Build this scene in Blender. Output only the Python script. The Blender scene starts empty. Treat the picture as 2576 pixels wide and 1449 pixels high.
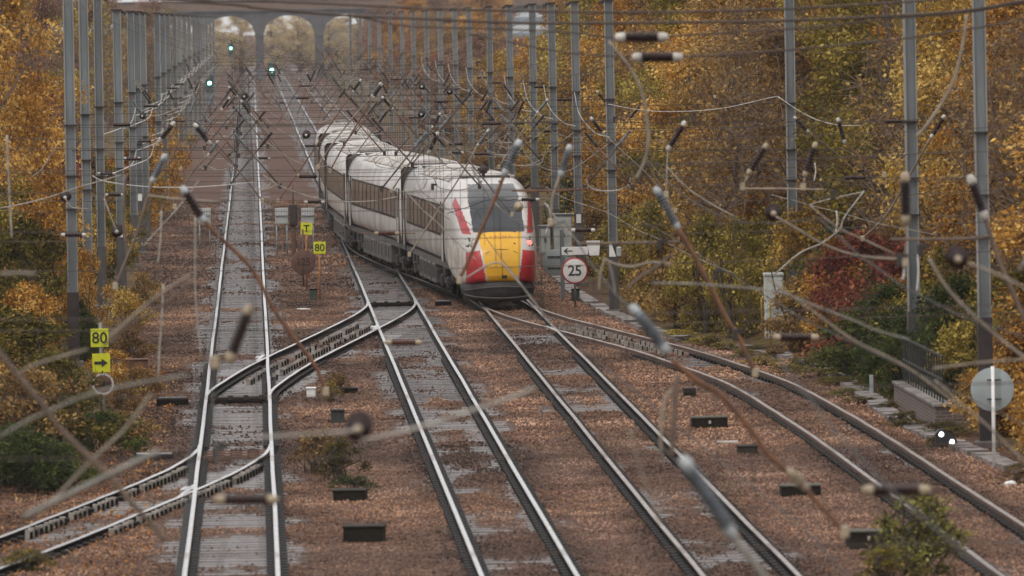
import bpy, math, random
import numpy as np
from mathutils import Vector, Matrix

random.seed(7)
rng = np.random.default_rng(7)
S = bpy.context.scene
C = S.collection
R = math.radians

# ------------------------------------------------------------------ camera
F = 19000.0                      # focal length in pixels of a 2576 px wide frame
H = 8.96                         # eye above the rail tops (an overbridge)
cam_d = bpy.data.cameras.new('camera')
cam = bpy.data.objects.new('camera', cam_d)
C.objects.link(cam)
cam_d.sensor_width = 36.0
cam_d.lens = F / 2576.0 * 36.0
cam_d.clip_start = 1.0
cam_d.clip_end = 12000.0
cam_d.dof.use_dof = True
cam_d.dof.focus_distance = 235.0
cam_d.dof.aperture_fstop = 3.3
ROLL = R(1.15)
_Y = Vector(((632 - 1288) / F, (724.5 - 50) / F, -1)).normalized()
_Z = Vector((-math.sin(ROLL), math.cos(ROLL), 0)); _Z = (_Z - _Z.dot(_Y) * _Y).normalized()
_X = _Y.cross(_Z)
cam.matrix_world = Matrix((
    (_X.x, _X.y, _X.z, 0), (_Y.x, _Y.y, _Y.z, 0), (_Z.x, _Z.y, _Z.z, H), (0, 0, 0, 1)))
S.camera = cam

# ------------------------------------------------------------------ world, sun, exposure
W = bpy.data.worlds.new('World'); S.world = W; W.use_nodes = True
nt = W.node_tree; nt.nodes.clear()
SUN_EL, SUN_AZ = R(60), R(215)
sky = nt.nodes.new('ShaderNodeTexSky'); sky.sky_type = 'NISHITA'; sky.sun_disc = False
sky.sun_elevation = SUN_EL; sky.sun_rotation = SUN_AZ
sky.air_density = 1.0; sky.dust_density = 4.0; sky.ozone_density = 1.0
mx = nt.nodes.new('ShaderNodeMixRGB'); mx.inputs[0].default_value = 0.85
mx.inputs[2].default_value = (6.6, 6.45, 6.4, 1)          # the cloud cover
bg = nt.nodes.new('ShaderNodeBackground'); bg.inputs[1].default_value = 0.13
wo = nt.nodes.new('ShaderNodeOutputWorld')
# overcast: the cloud is brighter overhead than at the horizon
wg = nt.nodes.new('ShaderNodeTexCoord'); ws = nt.nodes.new('ShaderNodeSeparateXYZ'); wm = nt.nodes.new('ShaderNodeMapRange')
wm.inputs[1].default_value = 0.0; wm.inputs[2].default_value = 0.9; wm.inputs[3].default_value = 0.9; wm.inputs[4].default_value = 1.3
wv = nt.nodes.new('ShaderNodeMixRGB'); wv.blend_type = 'MULTIPLY'; wv.inputs[0].default_value = 1
nt.links.new(wg.outputs['Generated'], ws.inputs[0]); nt.links.new(ws.outputs[2], wm.inputs[0])
nt.links.new(sky.outputs[0], mx.inputs[1]); nt.links.new(mx.outputs[0], wv.inputs[1]); nt.links.new(wm.outputs[0], wv.inputs[2]); nt.links.new(wv.outputs[0], bg.inputs[0])
nt.links.new(bg.outputs[0], wo.inputs[0])
sl = bpy.data.lights.new('sun', 'SUN'); sl.energy = 1.0; sl.angle = R(25); sl.color = (1, .96, .9)
so = bpy.data.objects.new('sun', sl); C.objects.link(so)
sd = Vector((math.sin(SUN_AZ) * math.cos(SUN_EL), math.cos(SUN_AZ) * math.cos(SUN_EL), math.sin(SUN_EL)))
so.rotation_euler = sd.to_track_quat('Z', 'Y').to_euler(); so.location = (0, -50, 80)
S.view_settings.view_transform = 'Standard'; S.view_settings.look = 'None'
S.view_settings.gamma = 1; S.view_settings.exposure = 0.13
S.render.engine = 'CYCLES'
S.cycles.use_denoising = True
S.cycles.max_bounces = 6; S.cycles.diffuse_bounces = 3; S.cycles.glossy_bounces = 3
S.cycles.transmission_bounces = 3; S.cycles.volume_bounces = 0; S.cycles.transparent_max_bounces = 6

# ------------------------------------------------------------------ pixel helpers (2576 x 1449 frame)
def ray(px, py):
    v = Vector(((px - 1288) / F, (724.5 - py) / F, -1))
    return Vector((_X.dot(v), _Y.dot(v), _Z.dot(v)))
def at(px, py, Y):
    d = ray(px, py); k = Y / d.y
    return Vector((d.x * k, Y, H + d.z * k))
def gnd(px, py, z=-0.17):
    d = ray(px, py); k = (z - H) / d.z
    return Vector((d.x * k, d.y * k, z))

# ------------------------------------------------------------------ materials
def nodes_of(name):
    m = bpy.data.materials.new(name); m.use_nodes = True
    n = m.node_tree; n.nodes.clear()
    out = n.nodes.new('ShaderNodeOutputMaterial'); b = n.nodes.new('ShaderNodeBsdfPrincipled')
    n.links.new(b.outputs[0], out.inputs[0])
    return m, n, b
def ramp(n, stops):
    r = n.nodes.new('ShaderNodeValToRGB'); e = r.color_ramp.elements
    while len(e) < len(stops): e.new(0.5)
    for q, (p, c) in zip(e, stops):
        q.position = p; q.color = (c[0], c[1], c[2], 1)
    return r
def noise(n, scale, detail=4, coord='Object', stretch=None):
    tc = n.nodes.new('ShaderNodeTexCoord'); t = n.nodes.new('ShaderNodeTexNoise')
    t.inputs['Scale'].default_value = scale; t.inputs['Detail'].default_value = detail
    if stretch:
        mp = n.nodes.new('ShaderNodeMapping'); mp.inputs['Scale'].default_value = stretch
        n.links.new(tc.outputs[coord], mp.inputs[0]); n.links.new(mp.outputs[0], t.inputs[0])
    else:
        n.links.new(tc.outputs[coord], t.inputs[0])
    return t
def mat(name, a, b=None, scale=3.0, rough=0.6, metal=0.0, bump=0.0, stretch=None, rough2=None, spec=None):
    """two colours broken up by noise"""
    m, n, p = nodes_of(name)
    b = b or tuple(c * 0.7 for c in a)
    t = noise(n, scale, 5, stretch=stretch)
    r = ramp(n, [(.35, b), (.62, a)])
    n.links.new(t.outputs[0], r.inputs[0]); n.links.new(r.outputs[0], p.inputs['Base Color'])
    p.inputs['Roughness'].default_value = rough; p.inputs['Metallic'].default_value = metal
    if spec is not None: p.inputs['Specular IOR Level'].default_value = spec
    if rough2 is not None:
        q = n.nodes.new('ShaderNodeMapRange'); q.inputs[3].default_value = rough; q.inputs[4].default_value = rough2
        n.links.new(t.outputs[0], q.inputs[0]); n.links.new(q.outputs[0], p.inputs['Roughness'])
    if bump:
        bm = n.nodes.new('ShaderNodeBump'); bm.inputs['Strength'].default_value = bump; bm.inputs['Distance'].default_value = .02
        t2 = noise(n, scale * 6, 6, stretch=stretch)
        n.links.new(t2.outputs[0], bm.inputs['Height']); n.links.new(bm.outputs[0], p.inputs['Normal'])
    return m
def glow(name, col, power):
    m, n, p = nodes_of(name)
    p.inputs['Base Color'].default_value = (*col, 1)
    p.inputs['Emission Color'].default_value = (*col, 1); p.inputs['Emission Strength'].default_value = power
    return m
def leafmat(name, cols, trans=0.25):
    """leaf by leaf colour, drifting over the crown"""
    m = bpy.data.materials.new(name); m.use_nodes = True; n = m.node_tree; n.nodes.clear()
    out = n.nodes.new('ShaderNodeOutputMaterial')
    g = n.nodes.new('ShaderNodeNewGeometry'); t = noise(n, 0.45, 3)
    oi = n.nodes.new('ShaderNodeObjectInfo')
    ma = n.nodes.new('ShaderNodeMath'); ma.operation = 'MULTIPLY'; ma.inputs[1].default_value = 0.45
    mb = n.nodes.new('ShaderNodeMath'); mb.operation = 'MULTIPLY_ADD'; mb.inputs[1].default_value = 1.5; mb.inputs[2].default_value = -0.45
    ad = n.nodes.new('ShaderNodeMath'); ad.operation = 'ADD'
    ao = n.nodes.new('ShaderNodeMath'); ao.operation = 'MULTIPLY_ADD'; ao.inputs[1].default_value = 0.24
    n.links.new(g.outputs['Random Per Island'], ma.inputs[0]); n.links.new(t.outputs[0], mb.inputs[0])
    n.links.new(ma.outputs[0], ad.inputs[0]); n.links.new(mb.outputs[0], ad.inputs[1])
    n.links.new(oi.outputs['Random'], ao.inputs[0]); n.links.new(ad.outputs[0], ao.inputs[2])
    k = len(cols)
    r = ramp(n, [(0.08 + 0.84 * i / (k - 1), c) for i, c in enumerate(cols)])
    n.links.new(ao.outputs[0], r.inputs[0])
    d = n.nodes.new('ShaderNodeBsdfDiffuse'); tr = n.nodes.new('ShaderNodeBsdfTranslucent')
    n.links.new(r.outputs[0], d.inputs[0]); n.links.new(r.outputs[0], tr.inputs[0])
    mxs = n.nodes.new('ShaderNodeMixShader'); mxs.inputs[0].default_value = trans
    n.links.new(d.outputs[0], mxs.inputs[1]); n.links.new(tr.outputs[0], mxs.inputs[2])
    n.links.new(mxs.outputs[0], out.inputs[0])
    return m
def stonemat(name, cols, rough=0.55):
    m, n, p = nodes_of(name)
    g = n.nodes.new('ShaderNodeNewGeometry'); t = noise(n, 0.3, 5)
    ma = n.nodes.new('ShaderNodeMath'); ma.operation = 'MULTIPLY_ADD'; ma.inputs[1].default_value = 0.52
    mb = n.nodes.new('ShaderNodeMath'); mb.operation = 'MULTIPLY_ADD'; mb.inputs[1].default_value = 1.15; mb.inputs[2].default_value = -0.34
    n.links.new(t.outputs[0], mb.inputs[0])
    n.links.new(g.outputs['Random Per Island'], ma.inputs[0]); n.links.new(mb.outputs[0], ma.inputs[2])
    k = len(cols)
    r = ramp(n, [(i / (k - 1), c) for i, c in enumerate(cols)])
    n.links.new(ma.outputs[0], r.inputs[0])
    sa = n.nodes.new('ShaderNodeAttribute'); sa.attribute_name = 'grime_shade'
    gm = n.nodes.new('ShaderNodeMixRGB'); gm.blend_type = 'MULTIPLY'; gm.inputs[0].default_value = 1
    n.links.new(r.outputs[0], gm.inputs[1]); n.links.new(sa.outputs['Color'], gm.inputs[2]); n.links.new(gm.outputs[0], p.inputs['Base Color'])
    p.inputs['Roughness'].default_value = rough; p.inputs['Specular IOR Level'].default_value = .16
    return m

M = {}
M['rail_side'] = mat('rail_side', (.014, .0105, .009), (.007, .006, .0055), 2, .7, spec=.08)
M['rail_rust'] = mat('rail_rust', (.2, .11, .07), (.1, .06, .045), 2, .5)
M['rail_top'] = mat('rail_top', (.93, .92, .91), (.84, .82, .80), 1.5, .24, 1.0)
M['rail_dull'] = mat('rail_dull', (.5, .44, .4), (.34, .28, .24), 1.5, .38, .9)
M['sleeper'] = mat('sleeper', (.27, .255, .26), (.12, .105, .10), 2.2, .30, 0, .25, rough2=.55)
def sleepermat(name, hi, lo):
    m, n, p = nodes_of(name)
    oi = n.nodes.new('ShaderNodeObjectInfo'); t = noise(n, 1.7, 6, 'Generated', (6, 1.2, 1)); tw = noise(n, 14, 3)
    ad = n.nodes.new('ShaderNodeMath'); ad.operation = 'MULTIPLY_ADD'; ad.inputs[1].default_value = .22
    tc = n.nodes.new('ShaderNodeTexCoord'); tt = noise(n, 3.1, 6)
    n.links.new(oi.outputs['Random'], ad.inputs[0]); n.links.new(tt.outputs[0], ad.inputs[2])
    r = ramp(n, [(.42, lo), (.58, tuple((a + b) / 2 for a, b in zip(hi, lo))), (.78, hi)]); n.links.new(ad.outputs[0], r.inputs[0])
    rb = ramp(n, [(.60, (0, 0, 0)), (.66, (1, 1, 1))]); n.links.new(tw.outputs[0], rb.inputs[0])
    mx_ = n.nodes.new('ShaderNodeMixRGB'); mx_.inputs[2].default_value = (.06, .032, .022, 1)
    n.links.new(rb.outputs[0], mx_.inputs[0]); n.links.new(r.outputs[0], mx_.inputs[1]); n.links.new(mx_.outputs[0], p.inputs['Base Color'])
    q = n.nodes.new('ShaderNodeMapRange'); q.inputs[1].default_value = .35; q.inputs[2].default_value = .7; q.inputs[3].default_value = .22; q.inputs[4].default_value = .5
    n.links.new(tt.outputs[0], q.inputs[0]); n.links.new(q.outputs[0], p.inputs['Roughness'])
    return m
M['sleeper'] = sleepermat('sleeper', (.185, .168, .162), (.058, .047, .042))
M['timber'] = sleepermat('timber', (.19, .175, .17), (.06, .05, .046))
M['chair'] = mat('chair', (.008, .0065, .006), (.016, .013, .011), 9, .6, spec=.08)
M['plate'] = mat('plate', (.40, .36, .31), (.14, .11, .09), 5, .5)
M['steel'] = mat('steel', (.185, .205, .213), (.115, .128, .133), 0.9, .5, 0, .05, stretch=(4, 4, .5))
def steelmat():
    m, n, p = nodes_of('steel')
    t = noise(n, .8, 5, stretch=(5, 5, .6)); t2 = noise(n, 2.6, 6, stretch=(2, 2, .5)); oi = n.nodes.new('ShaderNodeObjectInfo')
    r = ramp(n, [(.35, (.11, .123, .128)), (.62, (.19, .21, .218))]); n.links.new(t.outputs[0], r.inputs[0])
    q = n.nodes.new('ShaderNodeMapRange'); q.inputs[3].default_value = .76; q.inputs[4].default_value = 1.15; n.links.new(oi.outputs['Random'], q.inputs[0])
    mu = n.nodes.new('ShaderNodeMixRGB'); mu.blend_type = 'MULTIPLY'; mu.inputs[0].default_value = 1
    n.links.new(r.outputs[0], mu.inputs[1]); n.links.new(q.outputs[0], mu.inputs[2])
    k = ramp(n, [(.60, (0, 0, 0)), (.72, (.75, .75, .75))]); n.links.new(t2.outputs[0], k.inputs[0])
    ru = n.nodes.new('ShaderNodeMixRGB'); ru.inputs[2].default_value = (.13, .085, .06, 1)
    n.links.new(k.outputs[0], ru.inputs[0]); n.links.new(mu.outputs[0], ru.inputs[1]); n.links.new(ru.outputs[0], p.inputs['Base Color'])
    p.inputs['Roughness'].default_value = .5
    return m
M['steel'] = steelmat()
M['steel_low'] = mat('steel_low', (.085, .078, .074), (.05, .045, .043), 2, .6, stretch=(4, 4, .6))
M['steel_edge'] = mat('steel_edge', (.33, .33, .315), (.2, .2, .19), 1.2, .5, stretch=(4, 4, .4))
M['sleeve'] = mat('sleeve', (.045, .032, .03), (.02, .016, .016), 3, .6)
M['wire'] = mat('wire', (.04, .034, .03), (.022, .018, .016), 3, .6)
M['wire_brown'] = mat('wire_brown', (.09, .06, .043), (.05, .036, .028), 3, .6)
M['wire_pale'] = mat('wire_pale', (.42, .39, .34), (.27, .24, .2), 4, .5)
M['wire_white'] = mat('wire_white', (.72, .70, .66), (.5, .48, .44), 4, .5)
M['tube_rust'] = mat('tube_rust', (.20, .085, .036), (.10, .046, .026), 4, .65, 0, .2)
M['tube_brown'] = mat('tube_brown', (.175, .125, .09), (.10, .072, .054), 4, .65, 0, .2)
M['tube_pale'] = mat('tube_pale', (.32, .265, .20), (.2, .16, .12), 4, .6)
M['tube_grey'] = mat('tube_grey', (.27, .26, .225), (.17, .16, .135), 4, .55)
M['ins_maroon'] = mat('ins_maroon', (.030, .008, .0065), (.012, .0045, .0045), 8, .3, spec=.35)
M['ins_rust'] = mat('ins_rust', (.10, .034, .022), (.05, .02, .015), 8, .4, spec=.3)
M['ins_grey'] = mat('ins_grey', (.17, .19, .21), (.07, .08, .09), 8, .35)
M['ins_black'] = mat('ins_black', (.018, .012, .012), (.028, .02, .02), 8, .4, spec=.3)
M['cap_white'] = mat('cap_white', (.6, .57, .52), (.42, .39, .34), 8, .45)
M['cap_tan'] = mat('cap_tan', (.42, .34, .23), (.28, .22, .15), 8, .5)
M['cap_grey'] = mat('cap_grey', (.45, .48, .49), (.3, .32, .32), 8, .45)
M['yellow_sign'] = mat('yellow_sign', (.72, .74, .02), (.62, .64, .02), 4, .45)
M['white_paint'] = mat('white_paint', (.84, .83, .81), (.72, .70, .67), 3, .45)
M['red_paint'] = mat('red_paint', (.5, .03, .03), (.4, .03, .03), 3, .45)
M['black_paint'] = mat('black_paint', (.015, .015, .016), (.025, .025, .025), 5, .45)
M['sign_back'] = mat('sign_back', (.36, .41, .41), (.29, .33, .33), 2.2, .5)
M['faded_board'] = mat('faded_board', (.15, .068, .045), (.09, .045, .034), 5, .7)
M['orange_post'] = mat('orange_post', (.5, .22, .05), (.32, .13, .04), 6, .6)
M['grey_paint'] = mat('grey_paint', (.45, .47, .45), (.33, .35, .33), 2.5, .5)
M['pale_cab'] = mat('pale_cab', (.56, .58, .55), (.42, .44, .41), 2.5, .5)
M['yellow_rail'] = mat('yellow_rail', (.62, .45, .06), (.45, .3, .05), 5, .5)
M['green_box'] = mat('green_box', (.06, .085, .06), (.03, .045, .035), 6, .6)
M['footing'] = mat('footing', (.13, .115, .10), (.07, .06, .052), 3, .8)
M['concrete'] = mat('concrete', (.30, .265, .25), (.11, .09, .078), 2.0, .5, 0, .4)
M['dark_timber'] = mat('dark_timber', (.022, .017, .011), (.011, .009, .006), 5, .6, 0, .4, stretch=(1, 4, 8), spec=.15)
M['lid_olive'] = mat('lid_olive', (.10, .095, .07), (.06, .055, .04), 6, .6, spec=.15)
M['iron'] = mat('iron', (.022, .025, .024), (.045, .048, .046), 5, .5)
M['bark'] = mat('bark', (.075, .058, .045), (.035, .028, .023), 5, .85, 0, .4, stretch=(3, 3, .6))
M['twig'] = mat('twig', (.22, .16, .12), (.13, .095, .075), 5, .85)
M['stone'] = stonemat('stone', [(.020, .011, .008), (.080, .042, .028), (.20, .112, .074), (.35, .215, .148), (.58, .42, .325)])
M['litter'] = leafmat('litter', [(.07, .03, .016), (.2, .08, .03), (.36, .16, .05), (.42, .27, .13)], .1)

# ground: ballast by the tracks, earth, leaves and grass on the banks
m, n, p = nodes_of('ground'); M['ground'] = m
t1 = noise(n, 9, 8); t2 = noise(n, .5, 4); t3 = noise(n, .16, 4); t4 = noise(n, 2.2, 6)
r1 = ramp(n, [(.3, (.035, .019, .013)), (.5, (.095, .05, .033)), (.72, (.20, .115, .078))])
r2 = ramp(n, [(.3, (.035, .03, .014)), (.48, (.10, .052, .025)), (.62, (.085, .085, .025)), (.8, (.2, .10, .035))])
n.links.new(t1.outputs[0], r1.inputs[0]); n.links.new(t4.outputs[0], r2.inputs[0])
dk = n.nodes.new('ShaderNodeMixRGB'); dk.blend_type = 'MULTIPLY'; dk.inputs[0].default_value = .7
r3 = ramp(n, [(.35, (.55, .5, .48)), (.6, (1.05, 1, .98))])
n.links.new(t2.outputs[0], r3.inputs[0]); n.links.new(r1.outputs[0], dk.inputs[1]); n.links.new(r3.outputs[0], dk.inputs[2])
at_ = n.nodes.new('ShaderNodeAttribute'); at_.attribute_name = 'bank'
mxg = n.nodes.new('ShaderNodeMixRGB')
n.links.new(at_.outputs['Fac'], mxg.inputs[0]); n.links.new(dk.outputs[0], mxg.inputs[1]); n.links.new(r2.outputs[0], mxg.inputs[2])
as_ = n.nodes.new('ShaderNodeAttribute'); as_.attribute_name = 'silt'
t5 = noise(n, 3.5, 6); r5 = ramp(n, [(.34, (.028, .02, .017)), (.5, (.075, .058, .05)), (.68, (.15, .13, .12))]); n.links.new(t5.outputs[0], r5.inputs[0])
mxs_ = n.nodes.new('ShaderNodeMixRGB'); n.links.new(as_.outputs['Fac'], mxs_.inputs[0]); n.links.new(mxg.outputs[0], mxs_.inputs[1]); n.links.new(r5.outputs[0], mxs_.inputs[2])
n.links.new(mxs_.outputs[0], p.inputs['Base Color'])
rq = n.nodes.new('ShaderNodeMapRange'); rq.inputs[3].default_value = .75; rq.inputs[4].default_value = .42
n.links.new(as_.outputs['Fac'], rq.inputs[0]); n.links.new(rq.outputs[0], p.inputs['Roughness'])
rs = n.nodes.new('ShaderNodeMapRange'); rs.inputs[3].default_value = .12; rs.inputs[4].default_value = .26
n.links.new(as_.outputs['Fac'], rs.inputs[0]); n.links.new(rs.outputs[0], p.inputs['Specular IOR Level'])
bm_ = n.nodes.new('ShaderNodeBump'); bm_.inputs['Strength'].default_value = .8; bm_.inputs['Distance'].default_value = .04
n.links.new(t1.outputs[0], bm_.inputs['Height']); n.links.new(bm_.outputs[0], p.inputs['Normal'])

# bricks
def brickmat(name, a, b, mortar, scale):
    m, n, p = nodes_of(name)
    tc = n.nodes.new('ShaderNodeTexCoord'); sp = n.nodes.new('ShaderNodeSeparateXYZ'); ad = n.nodes.new('ShaderNodeMath')
    cb = n.nodes.new('ShaderNodeCombineXYZ'); br = n.nodes.new('ShaderNodeTexBrick')
    n.links.new(tc.outputs['Object'], sp.inputs[0]); n.links.new(sp.outputs[0], ad.inputs[0]); n.links.new(sp.outputs[1], ad.inputs[1])
    n.links.new(ad.outputs[0], cb.inputs[0]); n.links.new(sp.outputs[2], cb.inputs[1]); n.links.new(cb.outputs[0], br.inputs[0])
    br.inputs['Color1'].default_value = (*a, 1); br.inputs['Color2'].default_value = (*b, 1); br.inputs['Mortar'].default_value = (*mortar, 1)
    br.inputs['Scale'].default_value = scale; br.inputs['Mortar Size'].default_value = .012
    br.inputs['Brick Width'].default_value = .225; br.inputs['Row Height'].default_value = .075
    n.links.new(br.outputs[0], p.inputs['Base Color']); p.inputs['Roughness'].default_value = .8
    return m
M['brick'] = brickmat('brick', (.15, .095, .08), (.10, .07, .062), (.2, .17, .15), 1)
M['bridge_brick'] = brickmat('bridge_brick', (.20, .12, .085), (.14, .085, .065), (.2, .15, .12), .35)
M['bridge_stone'] = mat('bridge_stone', (.115, .115, .125), (.075, .075, .082), .6, .8)

# ------------------------------------------------------------------ mesh builder
ORG = {}
def org(o):
    return ORG.get(o.name, Vector((0, 0, 0)))
def link(name, me, parent=None, loc=None):
    o = bpy.data.objects.new(name, me); C.objects.link(o)
    if parent is not None:
        o.parent = parent; ORG[o.name] = org(parent)
    elif loc is not None:
        o.location = loc; ORG[o.name] = Vector(loc)
    return o
def tag(o, label=None, cat=None, group=None, kind=None):
    if label: o['label'] = label
    if cat: o['category'] = cat
    if group: o['group'] = group
    if kind: o['kind'] = kind
    return o
def thing(name, loc, label, cat, group=None, rz=0, local=False):
    o = bpy.data.objects.new(name, None); C.objects.link(o); o.empty_display_size = .3
    o.location = loc; o.rotation_euler = (0, 0, rz)
    ORG[o.name] = Vector((0, 0, 0)) if local else Vector(loc)     # local: its parts are written in its own axes
    return tag(o, label, cat, group)
class MB:
    def __init__(s): s.v = []; s.f = []; s.m = []; s.sm = []
    def add(s, vs, fs, mi=0, smooth=False):
        b = len(s.v); s.v += [tuple(q) for q in vs]
        for f in fs: s.f.append(tuple(i + b for i in f)); s.m.append(mi); s.sm.append(smooth)
        return s
    def box(s, c, d, mi=0, mtx=None, bev=0.0):
        x, y, z = d[0] / 2, d[1] / 2, d[2] / 2
        if bev <= 0:
            vs = [(-x, -y, -z), (x, -y, -z), (x, y, -z), (-x, y, -z), (-x, -y, z), (x, -y, z), (x, y, z), (-x, y, z)]
            fs = [(0, 3, 2, 1), (4, 5, 6, 7), (0, 1, 5, 4), (1, 2, 6, 5), (2, 3, 7, 6), (3, 0, 4, 7)]
        else:
            e = bev
            ring = lambda q, zz: [(-x + q + (0 if q else e), -y + q, zz), (x - q - (0 if q else e), -y + q, zz), (x - q, -y + q + (0 if q else e), zz), (x - q, y - q - (0 if q else e), zz),
                                  (x - q - (0 if q else e), y - q, zz), (-x + q + (0 if q else e), y - q, zz), (-x + q, y - q - (0 if q else e), zz), (-x + q, -y + q + (0 if q else e), zz)]
            def oct(ins, zz):
                X, Y = x - ins, y - ins
                return [(-X + e, -Y, zz), (X - e, -Y, zz), (X, -Y + e, zz), (X, Y - e, zz), (X - e, Y, zz), (-X + e, Y, zz), (-X, Y - e, zz), (-X, -Y + e, zz)]
            vs = oct(e * .8, -z) + oct(0, -z + e) + oct(0, z - e) + oct(e * .8, z)
            fs = [tuple(range(7, -1, -1)), tuple(range(24, 32))]
            for k in range(3):
                for i in range(8):
                    j = (i + 1) % 8; fs.append((k * 8 + i, k * 8 + j, k * 8 + 8 + j, k * 8 + 8 + i))
        vs = [Vector(q) for q in vs]
        if mtx is not None: vs = [mtx @ q for q in vs]
        c = Vector(c)
        return s.add([q + c for q in vs], fs, mi)
    def tube(s, pts, r, n=6, mi=0, cap=True, radii=None):
        pts = [Vector(q) for q in pts]; k = len(pts); vs = []; fs = []
        prev = None
        for i, q in enumerate(pts):
            t = (pts[min(i + 1, k - 1)] - pts[max(i - 1, 0)])
            if t.length < 1e-9: t = Vector((0, 0, 1))
            t.normalize()
            if prev is None:
                a = t.orthogonal().normalized()
            else:
                a = (prev - prev.dot(t) * t)
                a = a.normalized() if a.length > 1e-6 else t.orthogonal().normalized()
            prev = a; b = t.cross(a); rr = radii[i] if radii else r
            for j in range(n):
                w = 2 * math.pi * j / n
                vs.append(q + rr * (math.cos(w) * a + math.sin(w) * b))
        for i in range(k - 1):
            for j in range(n):
                j2 = (j + 1) % n
                fs.append((i * n + j, i * n + j2, (i + 1) * n + j2, (i + 1) * n + j))
        if cap:
            fs.append(tuple(range(n - 1, -1, -1))); fs.append(tuple((k - 1) * n + j for j in range(n)))
        return s.add(vs, fs, mi, n > 5)
    def lathe(s, p0, p1, prof, n=10, mi=0):
        """prof: (fraction along p0-p1, radius)"""
        p0, p1 = Vector(p0), Vector(p1)
        pts = [p0.lerp(p1, a) for a, _ in prof]; t = (p1 - p0).normalized(); a = t.orthogonal().normalized(); b = t.cross(a)
        vs = []; fs = []
        for q, (_, rr) in zip(pts, prof):
            for j in range(n):
                w = 2 * math.pi * j / n; vs.append(q + rr * (math.cos(w) * a + math.sin(w) * b))
        for i in range(len(prof) - 1):
            for j in range(n):
                j2 = (j + 1) % n; fs.append((i * n + j, i * n + j2, (i + 1) * n + j2, (i + 1) * n + j))
        fs.append(tuple(range(n - 1, -1, -1))); fs.append(tuple((len(prof) - 1) * n + j for j in range(n)))
        return s.add(vs, fs, mi, True)
    def prism(s, poly, y0, y1, mi=0, c=(0, 0, 0)):
        """poly of (x, z) pushed along y"""
        k = len(poly); c = Vector(c)
        vs = [c + Vector((x, y0, z)) for x, z in poly] + [c + Vector((x, y1, z)) for x, z in poly]
        fs = [tuple(range(k)), tuple(range(2 * k - 1, k - 1, -1))]
        for i in range(k):
            j = (i + 1) % k; fs.append((i, i + k, j + k, j))
        return s.add(vs, fs, mi)
    def build(s, name, mats, parent=None, loc=None):
        if not isinstance(mats, (list, tuple)): mats = [mats]
        off = org(parent) if parent is not None else (Vector(loc) if loc is not None else Vector((0, 0, 0)))
        me = bpy.data.meshes.new(name)
        me.from_pydata([(x - off.x, y - off.y, z - off.z) for x, y, z in s.v], [], s.f)
        for q in mats: me.materials.append(q)
        me.polygons.foreach_set('material_index', s.m); me.polygons.foreach_set('use_smooth', s.sm)
        me.update()
        return link(name, me, parent, loc)
def npmesh(name, verts, faces, mats, k=4):
    """fast mesh out of numpy arrays, faces (n, k)"""
    me = bpy.data.meshes.new(name); nv, nf = len(verts), len(faces)
    me.vertices.add(nv); me.vertices.foreach_set('co', np.asarray(verts, np.float32).ravel())
    me.loops.add(nf * k); me.loops.foreach_set('vertex_index', np.asarray(faces, np.int32).ravel())
    me.polygons.add(nf); me.polygons.foreach_set('loop_start', np.arange(0, nf * k, k, dtype=np.int32))
    me.update(calc_edges=True)
    for q in (mats if isinstance(mats, list) else [mats]): me.materials.append(q)
    return me
def curve(pts, n=6):
    """Catmull-Rom through points"""
    P = [Vector(q) for q in pts]
    if len(P) < 3: return P
    P = [2 * P[0] - P[1]] + P + [2 * P[-1] - P[-2]]; out = []
    for i in range(1, len(P) - 2):
        for j in range(n):
            t = j / n; a, b, c, d = P[i - 1], P[i], P[i + 1], P[i + 2]
            out.append(.5 * (2 * b + (c - a) * t + (2 * a - 5 * b + 4 * c - d) * t * t + (3 * b - a - 3 * c + d) * t ** 3))
    out.append(P[-2]); return out
def letters(mb, text, size, c, mi=0, depth=.004, tilt=0.0, space=1.0):
    """built-in font turned into faces that look towards -y, centred on c"""
    cu = bpy.data.curves.new('t', 'FONT'); cu.body = text; cu.size = size; cu.align_x = 'CENTER'; cu.align_y = 'CENTER'
    cu.extrude = depth; cu.resolution_u = 4; cu.space_character = space; cu.offset = size * .012
    o = bpy.data.objects.new('t', cu); C.objects.link(o)
    bpy.context.view_layer.update()
    me = o.to_mesh(); c = Vector(c); mt = Matrix.Rotation(R(90) + tilt, 3, 'X')
    mb.add([mt @ v.co + c for v in me.vertices], [tuple(q.vertices) for q in me.polygons], mi)
    o.to_mesh_clear(); bpy.data.objects.remove(o); bpy.data.curves.remove(cu)
ORD = ['nearest', 'second', 'third', 'fourth', 'fifth', 'sixth', 'seventh', 'eighth', 'ninth', 'tenth', 'eleventh', 'twelfth', 'thirteenth', 'fourteenth',
       'fifteenth', 'sixteenth', 'seventeenth', 'eighteenth', 'nineteenth', 'twentieth', 'twenty-first', 'twenty-second', 'twenty-third', 'twenty-fourth', 'twenty-fifth',
       'twenty-sixth', 'twenty-seventh', 'twenty-eighth', 'twenty-ninth', 'thirtieth']
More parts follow.
